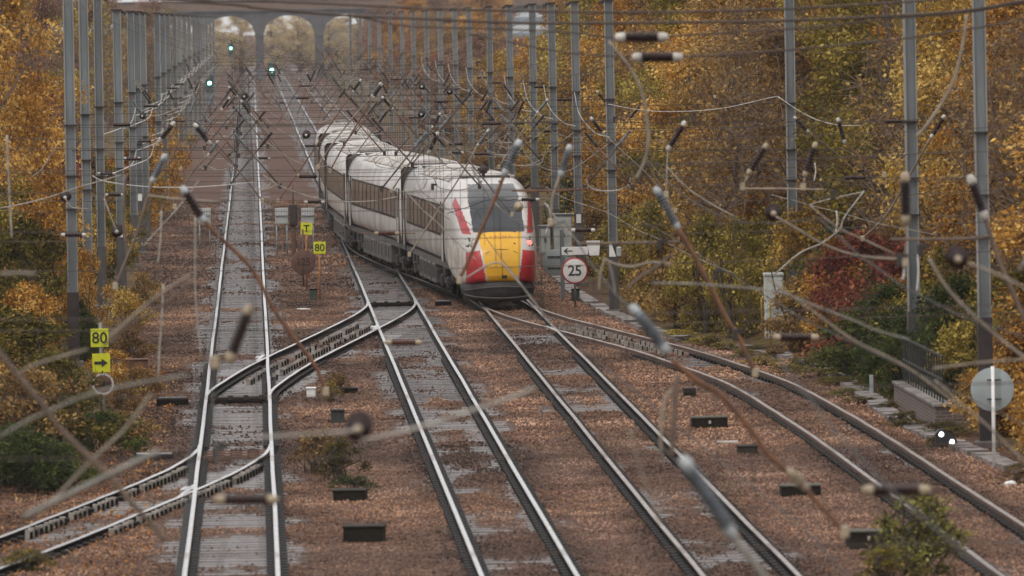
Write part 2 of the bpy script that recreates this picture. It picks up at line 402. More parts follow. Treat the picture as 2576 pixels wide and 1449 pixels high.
# ------------------------------------------------------------------ ground and tracks
def vnoise(x, y, sc, seed=0):
    x = np.asarray(x, float) * sc + 1000.3; y = np.asarray(y, float) * sc + 1000.7
    xi = np.floor(x).astype(np.int64); yi = np.floor(y).astype(np.int64); fx = x - xi; fy = y - yi
    fx = fx * fx * (3 - 2 * fx); fy = fy * fy * (3 - 2 * fy)
    def h(a, b):
        v = (a * 374761393 + b * 668265263 + seed * 144665) & 0xffffffff
        v = ((v ^ (v >> 13)) * 1274126177) & 0xffffffff
        return ((v ^ (v >> 16)) & 0xffff) / 65535.0
    return (h(xi, yi) * (1 - fx) + h(xi + 1, yi) * fx) * (1 - fy) + (h(xi, yi + 1) * (1 - fx) + h(xi + 1, yi + 1) * fx) * fy
def fbm(x, y, sc, seed=0):
    return .55 * vnoise(x, y, sc, seed) + .3 * vnoise(x, y, sc * 2.1, seed + 1) + .15 * vnoise(x, y, sc * 4.3, seed + 2)

X1, X2, X3 = -0.5, 4.27, 7.75
CROSS = [(178, -.5), (181, -.49), (184.5, -.34), (193, .29), (200.6, .98), (211, 2.03), (224, 3.32), (231, 3.92), (236, 4.2), (240, 4.27)]
SIDE = [(56, 12.4), (90, 12.4), (120, 12.4), (146, 12.4), (158, 12.39), (168, 12.3), (178, 12.15), (185, 11.88), (196.7, 11.08), (202, 10.62), (209, 9.88), (216, 9.12), (223, 8.4), (229, 7.95), (233, 7.76), (236, 7.75)]
LEFT = [(96, -9.9), (108, -8.0), (119.5, -6.0), (130, -4.2), (138, -2.97), (146, -1.78), (151, -1.12), (155, -.73), (158, -.55), (160.5, -.5)]
TRAIN = [(230, 7.75), (238, 7.5), (246, 7.1), (258, 6.35), (270, 5.55), (284, 4.8), (296, 4.42), (308, 4.28), (320, 4.27)]
def smooth(P, n=5):
    return [(q.x, q.y) for q in curve([(x, y, 0) for y, x in P], n)]
PATHS = {'one': [(X1, 60), (X1, 1500)], 'two': [(X2, 60), (X2, 1500)], 'three': [(X3, 60), (X3, 1500)],
         'cross': smooth(CROSS), 'side': smooth(SIDE), 'left': smooth(LEFT), 'train': smooth(TRAIN)}
def px_of(key, y):
    P = PATHS[key]; return np.interp(y, [q[1] for q in P], [q[0] for q in P], left=1e3, right=1e3)
COV = {'one': .19, 'two': .29, 'three': .52, 'cross': .22, 'side': .54, 'left': .42, 'train': .3}
def edge_l(y): return np.interp(y, [0, 140, 150, 158, 185, 215, 300, 1200], [-11.5, -6.2, -4.6, -3.0, -3.1, -3.5, -4.2, -5])
def edge_r(y): return np.interp(y, [0, 150, 176, 190, 203, 213, 237, 260, 1200], [15.6, 15.1, 14.6, 14.6, 13.2, 11.6, 10.7, 10.6, 10.6])
def cover(x, y):
    """distance to the nearest track centre, and how far the ballast buries its sleepers (0 bare and silted, 1 buried)"""
    cov = np.full(x.shape, 9.0); lat = np.full(x.shape, 9.0)
    for k in PATHS:
        d = np.abs(x - px_of(k, y)); c = COV[k] + np.zeros_like(x)
        if k == 'two': c = c + np.where(y < 163, .13, -.1) * np.clip(np.abs(y - 163) / 6, 0, 1)
        if k in ('two', 'three', 'side'): c = c + .25 * np.clip(1 - d / .62, 0, 1) * (y < 190)
        if k in ('two', 'three', 'side'): c = c - .22 * np.clip(1 - np.abs(d - .66) / .22, 0, 1)
        better = d < lat
        lat = np.where(better, d, lat); cov = np.where(better, c, cov)
    n = fbm(x, y, .33, 21); n2 = fbm(x, y * .25, 1.2, 33); n3 = vnoise(x, y, 5.5, 35)
    cv = np.clip(cov + 1.25 * (n - .5) + .55 * (n2 - .5) + .35 * (n3 - .5) + .30 * np.clip((lat - .86) / .1, 0, 1), 0, 1)
    return lat, np.clip((cv - .22) / .42, 0, 1)
def gz(x, y):
    x = np.asarray(x, float); y = np.asarray(y, float)
    z = -.20 + .05 * fbm(x, y, .5, 3) + .025 * vnoise(x, y, 2.2, 9)
    lat, cv = cover(x, y)
    zt = -.182 + .05 * cv
    w = np.clip((1.45 - lat) / .3, 0, 1)
    z = z * (1 - w) + zt * w
    bl = np.clip(edge_l(y) - x, 0, None); br = np.clip(x - edge_r(y), 0, None)
    z = z + np.minimum(.22 * bl, 2.2) * np.clip(bl / 1.2, 0, 1) + np.minimum(.30 * np.clip(br - 1.5, 0, None), 5.5)
    z = z + np.where((bl > 0) | (br > 0), .12 * (fbm(x, y, .8, 5) - .5), 0)
    return z
gx = np.concatenate([[-1500, -900, -500, -260, -140, -80, -50, -34, -25, -19, -15, -12.5], np.arange(-11, 17.01, .2), [18, 19.5, 21, 23, 26, 30, 36, 45, 60, 90, 150, 280, 500, 900, 1500]])
gy = np.concatenate([[-80, 0, 40, 70, 85, 95], np.arange(100, 300, .5), np.arange(300, 420, 2), np.arange(420, 1300, 12), [1350, 1500, 1800, 2400, 3300, 4500]])
GX, GY = np.meshgrid(gx, gy)
GZ = gz(GX, GY)
nx, ny = len(gx), len(gy)
idx = np.arange(nx * ny).reshape(ny, nx)
fc = np.stack([idx[:-1, :-1], idx[:-1, 1:], idx[1:, 1:], idx[1:, :-1]], -1).reshape(-1, 4)
me = npmesh('ground', np.stack([GX, GY, GZ], -1).reshape(-1, 3), fc, M['ground'])
me.polygons.foreach_set('use_smooth', [True] * len(me.polygons))
bank = np.clip(np.maximum(edge_l(GY) - GX, GX - edge_r(GY)) / .9 + .6 * (fbm(GX, GY, 1.1, 8) - .5), 0, 1)
bank = np.where((GX > 9.3) & (GY > 195) & (GY < 225), np.maximum(bank, np.clip((GX - px_of('side', GY) - 2.1) / .6, 0, 1)), bank)
a = me.attributes.new('bank', 'FLOAT', 'POINT'); a.data.foreach_set('value', bank.ravel().astype(np.float32))
lat_, cv_ = cover(GX, GY); silt = np.clip(1 - cv_ * 1.4, 0, 1) * np.clip((1.4 - lat_) / .25, 0, 1)
a = me.attributes.new('silt', 'FLOAT', 'POINT'); a.data.foreach_set('value', silt.ravel().astype(np.float32))
tag(link('ground', me), kind='structure')

# loose ballast: real stones, one mesh
def stones(n, y0, y1, rmin, rmax, xl=-12.0, xr=15.5):
    y = rng.uniform(y0, y1, n); x = rng.uniform(xl, xr, n)
    keep = (x > edge_l(y) - .3) & (x < edge_r(y) - .1) & (x > (-680 / F) * y) & (x < 0.104 * y)
    x, y = x[keep], y[keep]
    lat_, cv_ = cover(x, y); keep = (lat_ > 1.4) | (rng.uniform(0, 1, len(x)) < .05 + .95 * cv_)
    x, y = x[keep], y[keep]; k = len(x)
    r = rng.uniform(rmin, rmax, k); z = gz(x, y) + r * rng.uniform(-.3, .5, k)
    base = np.array([(1, 0, 0), (0, 1, 0), (-1, 0, 0), (0, -1, 0), (0, 0, 1), (0, 0, -1)], float)
    v = base[None] * r[:, None, None] * rng.uniform(.6, 1.25, (k, 6, 1))
    a = rng.uniform(0, 6.28, k); b = rng.uniform(-.7, .7, k)
    ca, sa, cb, sb = np.cos(a), np.sin(a), np.cos(b), np.sin(b)
    vx = v[..., 0]; vy = v[..., 1] * cb[:, None] - v[..., 2] * sb[:, None]; vz = v[..., 1] * sb[:, None] + v[..., 2] * cb[:, None]
    wx = vx * ca[:, None] - vy * sa[:, None]; wy = vx * sa[:, None] + vy * ca[:, None]
    V = np.stack([wx + x[:, None], wy + y[:, None], vz + z[:, None]], -1).reshape(-1, 3)
    f = np.array([(0, 1, 4), (1, 2, 4), (2, 3, 4), (3, 0, 4), (1, 0, 5), (2, 1, 5), (3, 2, 5), (0, 3, 5)])
    Fc = (f[None] + (np.arange(k) * 6)[:, None, None]).reshape(-1, 3)
    lat = np.full(k, 9.0)
    for key in PATHS: lat = np.minimum(lat, np.abs(x - px_of(key, y)))
    n1 = fbm(x, y * .35, .55, 61); n2 = fbm(x, y * .5, .16, 62)
    g = .62 + 1.7 * (n1 - .5) + 1.9 * (n2 - .5)
    g = g + .10 * np.clip((x - 1.0) / 2, 0, 1) + .52 * np.clip((lat - 1.1) / .5, 0, 1) * np.clip((x - 1.2) / 2.5, 0, 1) - .22 * np.exp(-((lat - .75) / .28) ** 2)
    g = g - .12 * np.clip((1.5 - x) / 2, 0, 1) - .25 * np.clip((y - 225) / 40, 0, 1) * (np.abs(x - 5.5) < 4)  # last term paints the train's shade into the stones under and beside it
    g = np.clip(g, .26, 1.6); w = np.clip((n2 - .45) * 2.4, -.3, .5)
    GR.append(np.repeat(np.stack([g * (1 + .10 * w), g, g * (1 - .22 * w), np.ones(k)], -1), 6, axis=0))
    return V, Fc
GR = []
parts = [stones(170000, 112, 160, .014, .030), stones(190000, 158, 250, .018, .038), stones(75000, 248, 380, .028, .06)]
V = []; Fc = []; b0 = 0
for v, f in parts: V.append(v); Fc.append(f + b0); b0 += len(v)
me = npmesh('ballast_stones', np.concatenate(V), np.concatenate(Fc), M['stone'], 3)
a = me.attributes.new('grime_shade', 'FLOAT_COLOR', 'POINT'); a.data.foreach_set('color', np.concatenate(GR).astype(np.float32).ravel())
tag(link('ballast_stones', me), kind='stuff')

# fallen leaves
def leaf_scatter(n, region, size):
    (x0, x1), (y0, y1) = region
    x = rng.uniform(x0, x1, n); y = rng.uniform(y0, y1, n); z = gz(x, y) + rng.uniform(.01, .06, n)
    k = n; s_ = rng.uniform(.6, 1.2, k) * size; a = rng.uniform(0, 6.28, k); t = rng.uniform(-.9, .9, k)
    base = np.array([(0, -1, 0), (.6, 0, 0), (0, 1, 0), (-.6, 0, 0)], float)
    v = base[None] * s_[:, None, None]
    vy = v[..., 1] * np.cos(t)[:, None]; vz = v[..., 1] * np.sin(t)[:, None]
    wx = v[..., 0] * np.cos(a)[:, None] - vy * np.sin(a)[:, None]; wy = v[..., 0] * np.sin(a)[:, None] + vy * np.cos(a)[:, None]
    V = np.stack([wx + x[:, None], wy + y[:, None], vz + z[:, None]], -1).reshape(-1, 3)
    return V, np.arange(k * 4).reshape(-1, 4)
parts = [leaf_scatter(2600, ((-5.6, -1.9), (116, 150)), .045), leaf_scatter(1500, ((-3.6, -2), (150, 200)), .05), leaf_scatter(1500, ((13.7, 15.6), (118, 205)), .045), leaf_scatter(250, ((9, 13.3), (112, 150)), .035)]
V = []; Fc = []; b0 = 0
for v, f in parts: V.append(v); Fc.append(f + b0); b0 += len(v)
tag(link('fallen_leaves', npmesh('fallen_leaves', np.concatenate(V), np.concatenate(Fc), M['litter'])), kind='stuff')

# rails
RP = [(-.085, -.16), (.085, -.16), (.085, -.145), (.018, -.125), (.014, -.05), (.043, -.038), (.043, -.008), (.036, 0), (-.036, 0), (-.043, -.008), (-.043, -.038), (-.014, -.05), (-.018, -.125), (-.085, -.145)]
def rail_mesh(pts, dz=0.0, jit=.010, seed=1):
    rr = random.Random(seed); P = []
    for (xa, ya), (xb, yb) in zip(pts[:-1], pts[1:]):
        k = max(1, int(abs(yb - ya) / 9)) if ya < 420 else 12
        for i in range(k):
            t = i / k; P.append((xa + (xb - xa) * t, ya + (yb - ya) * t))
    P.append(pts[-1]); mb = MB(); vs = []; fs = []; ms = []
    n = len(RP); k = len(P)
    for i, (x, y) in enumerate(P):
        x0, y0 = P[max(i - 1, 0)]; x1, y1 = P[min(i + 1, k - 1)]
        t = Vector((x1 - x0, y1 - y0)).normalized(); nx_, ny_ = t.y, -t.x
        j = rr.uniform(-jit, jit)
        for (u, z) in RP: vs.append((x + nx_ * (u + j), y + ny_ * (u + j), z + dz))
    for i in range(k - 1):
        for q in range(n):
            q2 = (q + 1) % n; fs.append((i * n + q, i * n + q2, (i + 1) * n + q2, (i + 1) * n + q)); ms.append(1 if q in (6, 7, 8) else 0)
    mb.v = vs; mb.f = fs; mb.m = ms; mb.sm = [False] * len(fs)
    return mb
def offset(P, d):
    out = []; k = len(P)
    for i, (x, y) in enumerate(P):
        x0, y0 = P[max(i - 1, 0)]; x1, y1 = P[min(i + 1, k - 1)]
        t = Vector((x1 - x0, y1 - y0)).normalized(); out.append((x + t.y * d, y - t.x * d))
    return out
SLP = MB().box((0, 0, -.075), (2.5, .25, .15), bev=.018)
slp_me = {}
def sleeper_mesh(m_):
    if m_ not in slp_me:
        o = SLP.build('sleeper', M[m_]); slp_me[m_] = o.data; bpy.data.objects.remove(o)
    return slp_me[m_]
def track(name, key, label, mats, ssp=.65, sm='sleeper', dz=0.0, y0=None, y1=1140, zs=-.163, nmax=100, lens=None, seed=1):
    P = PATHS[key]; yb = min(q[1] for q in P) if y0 is None else y0; yt = min(max(q[1] for q in P), y1)
    x0 = float(np.interp(yb, [q[1] for q in P], [q[0] for q in P]))
    P2 = [(x0, yb)] + [q for q in P if yb < q[1] < yt] + [(float(np.interp(yt, [q[1] for q in P], [q[0] for q in P])), yt)]
    t = thing(name, (x0, yb, 0), label, 'railway track')
    for s_ in (-1, 1):
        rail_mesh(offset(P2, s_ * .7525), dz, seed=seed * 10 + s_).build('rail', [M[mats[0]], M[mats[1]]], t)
    ys = []; y = yb
    while y < yt: ys.append(y); y += ssp
    first = [q for q in ys if q > 112][:nmax]; rest = [q for q in ys if q > 112][nmax:]
    me = sleeper_mesh(sm); rr = random.Random(seed)
    for q in first:
        x = float(np.interp(q, [a[1] for a in P], [a[0] for a in P])); dx = float(np.interp(q + .5, [a[1] for a in P], [a[0] for a in P])) - x
        o = link('sleeper', me, t); o.location = Vector((x + rr.uniform(-.03, .03), q + rr.uniform(-.03, .03), zs + rr.uniform(-.006, .006))) - org(t)
        o.rotation_euler = (rr.uniform(-.006, .006), rr.uniform(-.004, .004), -math.atan2(dx, .5) + rr.uniform(-.01, .01))
        if lens: o.scale.x = lens
    if rest:
        mb = MB()
        for q in rest:
            x = float(np.interp(q, [a[1] for a in P], [a[0] for a in P]))
            mb.box((x, q, zs - .075 + rr.uniform(-.006, .006)), (2.5, .25, .15))
        tag(mb.build('sleepers', M[sm], t), kind='stuff')
    # rail fastenings close to the camera
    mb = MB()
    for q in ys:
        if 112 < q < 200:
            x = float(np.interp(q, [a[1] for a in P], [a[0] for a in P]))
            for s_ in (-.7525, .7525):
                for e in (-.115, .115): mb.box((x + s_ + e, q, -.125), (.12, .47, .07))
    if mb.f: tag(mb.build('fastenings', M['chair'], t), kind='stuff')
    return t
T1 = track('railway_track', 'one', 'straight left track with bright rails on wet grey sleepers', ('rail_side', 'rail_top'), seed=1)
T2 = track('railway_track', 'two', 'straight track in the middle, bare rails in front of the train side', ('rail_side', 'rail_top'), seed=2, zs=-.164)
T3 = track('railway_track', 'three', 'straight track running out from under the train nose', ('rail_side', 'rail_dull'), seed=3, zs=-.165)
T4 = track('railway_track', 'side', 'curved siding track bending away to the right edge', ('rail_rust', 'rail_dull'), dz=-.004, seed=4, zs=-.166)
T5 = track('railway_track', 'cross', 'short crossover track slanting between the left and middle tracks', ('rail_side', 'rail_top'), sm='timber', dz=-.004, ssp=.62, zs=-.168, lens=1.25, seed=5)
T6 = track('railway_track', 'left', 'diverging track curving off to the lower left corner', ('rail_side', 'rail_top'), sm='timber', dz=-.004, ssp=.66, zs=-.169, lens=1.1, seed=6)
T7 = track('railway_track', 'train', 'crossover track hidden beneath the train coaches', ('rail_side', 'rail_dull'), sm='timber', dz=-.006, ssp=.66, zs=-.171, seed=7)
def combs(par, key, y0, y1, offs, step=.42, m_='plate'):
    """rows of rail chairs and plates that show between and beside the crossing rails"""
    mb = MB(); y = y0; P = PATHS[key]; i = 0
    while y < y1:
        x = float(np.interp(y, [a[1] for a in P], [a[0] for a in P]))
        for o_ in offs:
            if random.random() < .12: continue
            mb.box((x + o_ + random.uniform(-.02, .02), y, -.10), (.11, .13, .17 + random.uniform(-.02, .02)), 0)
            mb.box((x + o_ + .07, y + .05, -.11), (.05, .3, .13), 1)
        y += step; i += 1
    tag(mb.build('rail_chairs', [M[m_], M['chair']], par), kind='stuff')
combs(T5, 'cross', 189, 222, (-.22, .24), .8)
combs(T6, 'left', 134, 153, (-.58, .92), .5)
combs(T4, 'side', 199, 219, (-.1, .35), .8)
def bars(par, y, x, n=3, w=1.4, colour='rail_side'):
    for i in range(n):
        mb = MB(); mb.box((x, y + i * .9, -.09), (w, .07, .06))
        for k in range(4): mb.box((x - w * .4 + k * w * .27, y + i * .9 - .05, -.07), (.12, .16, .1), bev=.01)
        mb.build('stretcher_bar', M[colour], par)
bars(T1, 179, X1, 3, 1.38); bars(T2, 237, X2, 3, 1.38); bars(T6, 156.2, X1, 3, 1.34, 'rail_rust')
# point motor boxes beside the switches
def pbox(p, size, label, m_='rail_side'):
    p = Vector(p); t = thing('point_machine', p, label, 'point machine')
    MB().box(p + Vector((0, 0, size[2] / 2)), size, bev=.02).build('casing', M[m_], t)
    MB().box(p + Vector((0, 0, size[2] + .012)), (size[0] * .9, size[1] * .8, .02)).build('lid', M['steel'], t)
    return t
pbox((X1 - 1.55, 179.4, -.18), (.75, .5, .2), 'rusty point machine box left of the left track')
pbox((X2 + 1.6, 238, -.18), (.5, .5, .16), 'flat grey point machine box beside the middle track switch')
pbox((X1 - 1.7, 157.2, -.18), (.8, .45, .14), 'low point machine box by the lower left switch')

# ------------------------------------------------------------------ bridge and building in the distance
BY = 1150.0
br = thing('arched_bridge', (6, BY, 0), 'brown brick railway overbridge with grey arches closing the view', 'bridge')
piers = [1.2 + 9.1 * k for k in range(-4, 6)]
HS = 3.92; ZS, RISE, ZT, ZP = 6.5, 2.85, 10.35, 11.85
for x in piers:
    mb = MB(); mb.box((x, BY + 4, ZS / 2 - .15), (1.26, 8, ZS + .3)); mb.box((x, BY + 4, ZS + .05), (1.5, 8.3, .3)); mb.box((x, BY + 4, .3), (1.55, 8.3, .9))
    mb.build('pier', M['bridge_stone'], br)
mb = MB()
for xa, xb in zip(piers[:-1], piers[1:]):
    c = (xa + xb) / 2; n_ = 18
    xs = [c - HS + 2 * HS * i / n_ for i in range(n_ + 1)]
    zs_ = [ZS + .2 + RISE * math.sqrt(max(0, 1 - ((x - c) / HS) ** 2)) for x in xs]
    xs = [xa] + xs + [xb]; zs_ = [zs_[0]] + zs_ + [zs_[-1]]
    for i in range(len(xs) - 1):
        for yy, flip in ((BY, 0), (BY + 8, 1)):
            q = [(xs[i], yy, zs_[i]), (xs[i + 1], yy, zs_[i + 1]), (xs[i + 1], yy, ZT), (xs[i], yy, ZT)]
            mb.add(q, [(3, 2, 1, 0) if flip else (0, 1, 2, 3)])
        mb.add([(xs[i], BY, zs_[i]), (xs[i], BY + 8, zs_[i]), (xs[i + 1], BY + 8, zs_[i + 1]), (xs[i + 1], BY, zs_[i + 1])], [(0, 1, 2, 3)])
mb.build('spandrel_wall', M['bridge_stone'], br)
x0, x1 = piers[0] - 25, piers[-1] + 6
mb = MB(); mb.box(((x0 + x1) / 2, BY + .1, (ZT + ZP) / 2), (x1 - x0, .5, ZP - ZT)); mb.box(((x0 + x1) / 2, BY + 7.9, (ZT + ZP) / 2), (x1 - x0, .5, ZP - ZT))
mb.box(((x0 + x1) / 2, BY + 4, ZT + .1), (x1 - x0, 7.2, .2)); mb.build('parapet', M['bridge_brick'], br)
mb = MB(); mb.box(((x0 + x1) / 2, BY - .2, ZT + .02), (x1 - x0, .2, .25)); mb.box(((x0 + x1) / 2, BY + .05, ZP + .08), (x1 - x0, .7, .16)); mb.build('coping', M['bridge_stone'], br)
mb = MB(); mb.box((piers[0] - 12.8, BY + 4, ZT / 2 - .5), (24.3, 7.8, ZT + .9)); mb.box((piers[-1] + 3.5, BY + 4, ZT / 2 - .5), (5.6, 7.8, ZT + .9)); mb.build('abutment', M['bridge_brick'], br)

bp = Vector((66, 1330, 0))
bd = thing('office_block', bp, 'pale blue and white banded building behind the far trees', 'building')
MB().box(bp + Vector((0, 9, 9)), (46, 18, 18)).build('wall', mat('pale_cladding', (.66, .70, .74), (.54, .58, .62), .2, .5), bd)
gl_ = mat('band_glass', (.25, .31, .36), (.18, .23, .28), .3, .2)
for k in range(6):
    MB().box(bp + Vector((0, -.06, 2.6 + k * 2.7)), (45, .12, 1.1)).build('window_band', gl_, bd)
MB().box(bp + Vector((0, 9, 18.2)), (46.6, 18.6, .5)).build('roof', M['grey_paint'], bd)

# ------------------------------------------------------------------ masts
def mast(i, side, x, y, top, sleeve, thin=False):
    z0 = float(gz(np.array([x]), np.array([y]))[0]) - .05; w = .27
    if side == 'left': lab = f'grey steel overhead line mast, {ORD[i]} in the row left of the tracks'
    else: lab = f'grey steel overhead line mast, {ORD[i]} in the row right of the tracks'
    t = thing('overhead_line_mast', (x, y, z0), lab, 'mast', f'masts standing {side} of the tracks')
    mb = MB()
    zc = (z0 + top) / 2; hh = top - z0
    mb.box((x, y, zc), (w - .07, .16, hh)); 
    mb.build('column', M['steel'], t)
    mb = MB()
    for s_ in (-1, 1): mb.box((x + s_ * (w / 2 - .016), y, zc), (.032, .25, hh))
    mb.build('flanges', M['steel_edge' if not thin else 'steel'], t)
    if sleeve:
        MB().box((x, y, z0 + sleeve / 2), (w + .03, .30, sleeve)).build('base_sleeve', M['sleeve' if sleeve in (1.95, 2.75) else 'steel_low'], t)
    mb = MB(); mb.box((x, y, top + .03), (w + .06, .3, .06)); 
    sg = 1 if side == 'left' else -1
    mb.box((x + sg * .22, y - .05, top - .05), (.18, .1, .1), mtx=Matrix.Rotation(sg * .5, 3, 'Y')); mb.build('cap', M['sleeve'], t)
    for zz in (6.35, 5.05, 4.2):
        mb = MB(); mb.box((x + sg * .02, y - .02, zz), (w + .05, .34, .035)); mb.build('clamp_band', M['wire'], t)
    if side == 'left' and i in (3, 5, 8) or side == 'right' and i in (4, 7):
        MB().box((x, y - .15, 2.1), (.16, .02, .3)).build('number_plate', M['white_paint'], t)
    mb = MB(); mb.box((x, y, z0 + .04), (.5, .5, .3), bev=.03); mb.build('footing', M['footing'], t)
    t.rotation_euler = (0, R(random.uniform(-.28, .28)), R(random.uniform(-4, 4)))
    return t
DL = [194, 216, 235, 247, 281, 296, 314, 358, 384, 408, 438, 472, 508, 549, 594, 645, 700, 760, 830, 900]
XL = [-4.72, -4.8, -4.8, -4.40] + [-4.5] * 16
DR = [156, 173, 211, 229, 253, 271, 292, 318, 347, 378, 405, 438, 472, 508, 549, 594, 645, 700, 760, 830]
XR = [15.07, 15.08, 15.02, 10.84, 10.84, 10.8, 10.82, 10.85, 10.9, 10.9] + [10.9] * 10
for i, (y, x) in enumerate(zip(DL, XL)):
    mast(i, 'left', x, y, 11.6 if i < 2 else (9.75 if i == 2 else 9.33), 1.95 if i == 0 else (2.0 + .3 * (i % 2) if i < 7 else 0))
for i, (y, x) in enumerate(zip(DR, XR)):
    mast(i, 'right', x, y, 11.6 if i < 3 else 9.33, 2.75 if i == 0 else (2.5 - .3 * (i % 2) if i < 8 else 0))

# ------------------------------------------------------------------ overhead line equipment
def insulator(par, p0, p1, rad, m_='ins_maroon', cap='cap_white', sheds=10, caps=True, n=10, name='insulator', capk=1.0):
    p0, p1 = Vector(p0), Vector(p1)
    prof = [(0, rad * .45)]
    for i in range(sheds):
        a = (i + .08) / sheds; b = (i + .62) / sheds; c = (i + .98) / sheds
        prof += [(a, rad * .5), (b, rad), (b + .06 / sheds, rad * .93), (c, rad * .5)]
    prof += [(1, rad * .45)]
    o = MB().lathe(p0, p1, prof, n).build(name, M[m_], par)
    if caps:
        d = (p1 - p0); L = d.length; d.normalize()
        for q, s_ in ((p0, -1), (p1, 1)):
            MB().lathe(q, q + d * s_ * rad * 1.5 * capk, [(0, rad * .62 * capk), (.25, rad * .72 * capk), (.8, rad * .6 * capk), (1, rad * .35 * capk)], 8).build('end_cap', M[cap], o)
    return o
CT = [X1, X2, X3]
def headspan(i, a, b, zt):
    (xa, ya), (xb, yb) = a, b
    f = lambda x: ya + (yb - ya) * (x - xa) / (xb - xa)
    base = Vector(((xa + xb) / 2, (ya + yb) / 2, 5.05))
    t = thing('headspan', base, f'cross-track headspan of thin wires between masts, {ORD[i]} from the front', 'headspan', 'headspans across the tracks')
    zh = lambda x: 7.35 + (zt - 7.35) * ((x - (xa + xb) / 2) / ((xb - xa) / 2)) ** 2
    xs = [xa + (xb - xa) * k / 14 for k in range(15)]
    MB().tube([(x, f(x), zh(x) - .1) for x in xs], .007, 4).build('head_wire', M['wire_brown'], t)
    far = i > 9
    for zz in (6.35, 5.7, 5.05):
        MB().tube([(xa, ya, zz), (xb, yb, zz)], .010, 4).build('cross_wire', M['wire'], t)
    for x in (X1 - 1.9, 1.9, 2.6, 6.0, xb - 1.8):
        MB().tube([(x, f(x), zh(x) - .1), (x + (.9 if x > 2 else -.6), f(x), 5.05)], .006, 4).build('bridle', M['wire_brown'], t)
    for k, x in enumerate(CT):
        MB().tube([(x, f(x), zh(x) - .1), (x, f(x), 5.05)], .007, 4).build('dropper', M['wire_brown'], t)
    if not far:
        rr = random.Random(i)
        for x in (xa + .8, X1 + 1.75, X2 + 1.55, xb - 1.1):
            for zz in (6.35, 5.05):
                if rr.random() < .5: continue
                x_ = x + rr.uniform(-.7, .7)
                insulator(t, (x_, f(x_), zz), (x_ + .42, f(x_ + .42), zz), .052, 'ins_maroon', caps=False, sheds=9, n=8)
    return f
def ra_build(x, y, s_, par, caps=True):
    """steep registration tube with its insulator above, and the light steady arm below"""
    low = Vector((x - s_ * .62, y, 4.78)); top = Vector((x + s_ * .55, y + .2, 6.18))
    q = low.lerp(top, .70); q2 = low.lerp(top, .96)
    MB().tube([low, q], .022, 6).build('tube', M[('tube_brown', 'tube_rust', 'wire_brown', 'wire_brown')[int(y * 7) % 4]], par)
    insulator(par, q, q2, .05, ('ins_maroon', 'ins_grey', 'ins_black')[int(y * 3) % 3], caps=False, sheds=8, n=8)
    mb = MB(); mb.tube(curve([low + Vector((0, 0, .08)), Vector((x - s_ * .2, y, 4.70)), Vector((x + s_ * .35, y, 4.75)), Vector((x + s_ * .5, y, 5.0))], 4), .013, 5); mb.build('steady_arm', M['wire_pale'], par)
    MB().box(low, (.09, .08, .14)).build('clamp', M['wire'], par)
def frog(par, key, px, py):
    g = gnd(px, py, 0); P_ = PATHS[key]; x = float(np.interp(g.y, [q[1] for q in P_], [q[0] for q in P_])); dx = float(np.interp(g.y + .5, [q[1] for q in P_], [q[0] for q in P_])) - x
    mt = Matrix.Rotation(-math.atan2(dx, .5) * .5, 3, 'Z'); mb = MB()
    mb.box(g + Vector((0, 0, -.02)), (.10, 3.6, .046), mtx=mt); mb.box(g + Vector((0, 1.2, -.055)), (.24, 1.1, .06), mtx=mt)
    mb.build('crossing_nose', M['rail_top'], par)
for par, key, px, py in ((T5, 'cross', 945, 823), (T5, 'cross', 655, 900), (T6, 'left', 472, 1234), (T4, 'side', 1388, 826)): frog(par, key, px, py)
NAMES = ['left', 'middle', 'right']
spans = []
for i in range(18):
    a = (XL[i], DL[i]); b = (XR[i + 1], DR[i + 1]); zt = 9.3 if i > 1 else 11.0
    f = headspan(i, a, b, zt); spans.append(f)
    for k, x in enumerate(CT):
        s_ = 1 if (i + k) % 2 else -1
        y = f(x)
        t = thing('registration_arm', (x, y, 4.7), f'steep brown registration arm over the {NAMES[k]} track, {ORD[i]} headspan', 'registration arm', 'registration arms at the headspans')
        rj = random.Random(i * 7 + k); ra_build(x + rj.uniform(-.75, .75), y, s_, t)
        if i < 12:
            t = thing('registration_arm', (x, y + .7, 4.7), f'opposite-leaning registration arm over the {NAMES[k]} track, {ORD[i]} headspan', 'registration arm', 'registration arms at the headspans')
            ra_build(x + rj.uniform(-.9, .9), y + .7, -s_, t)
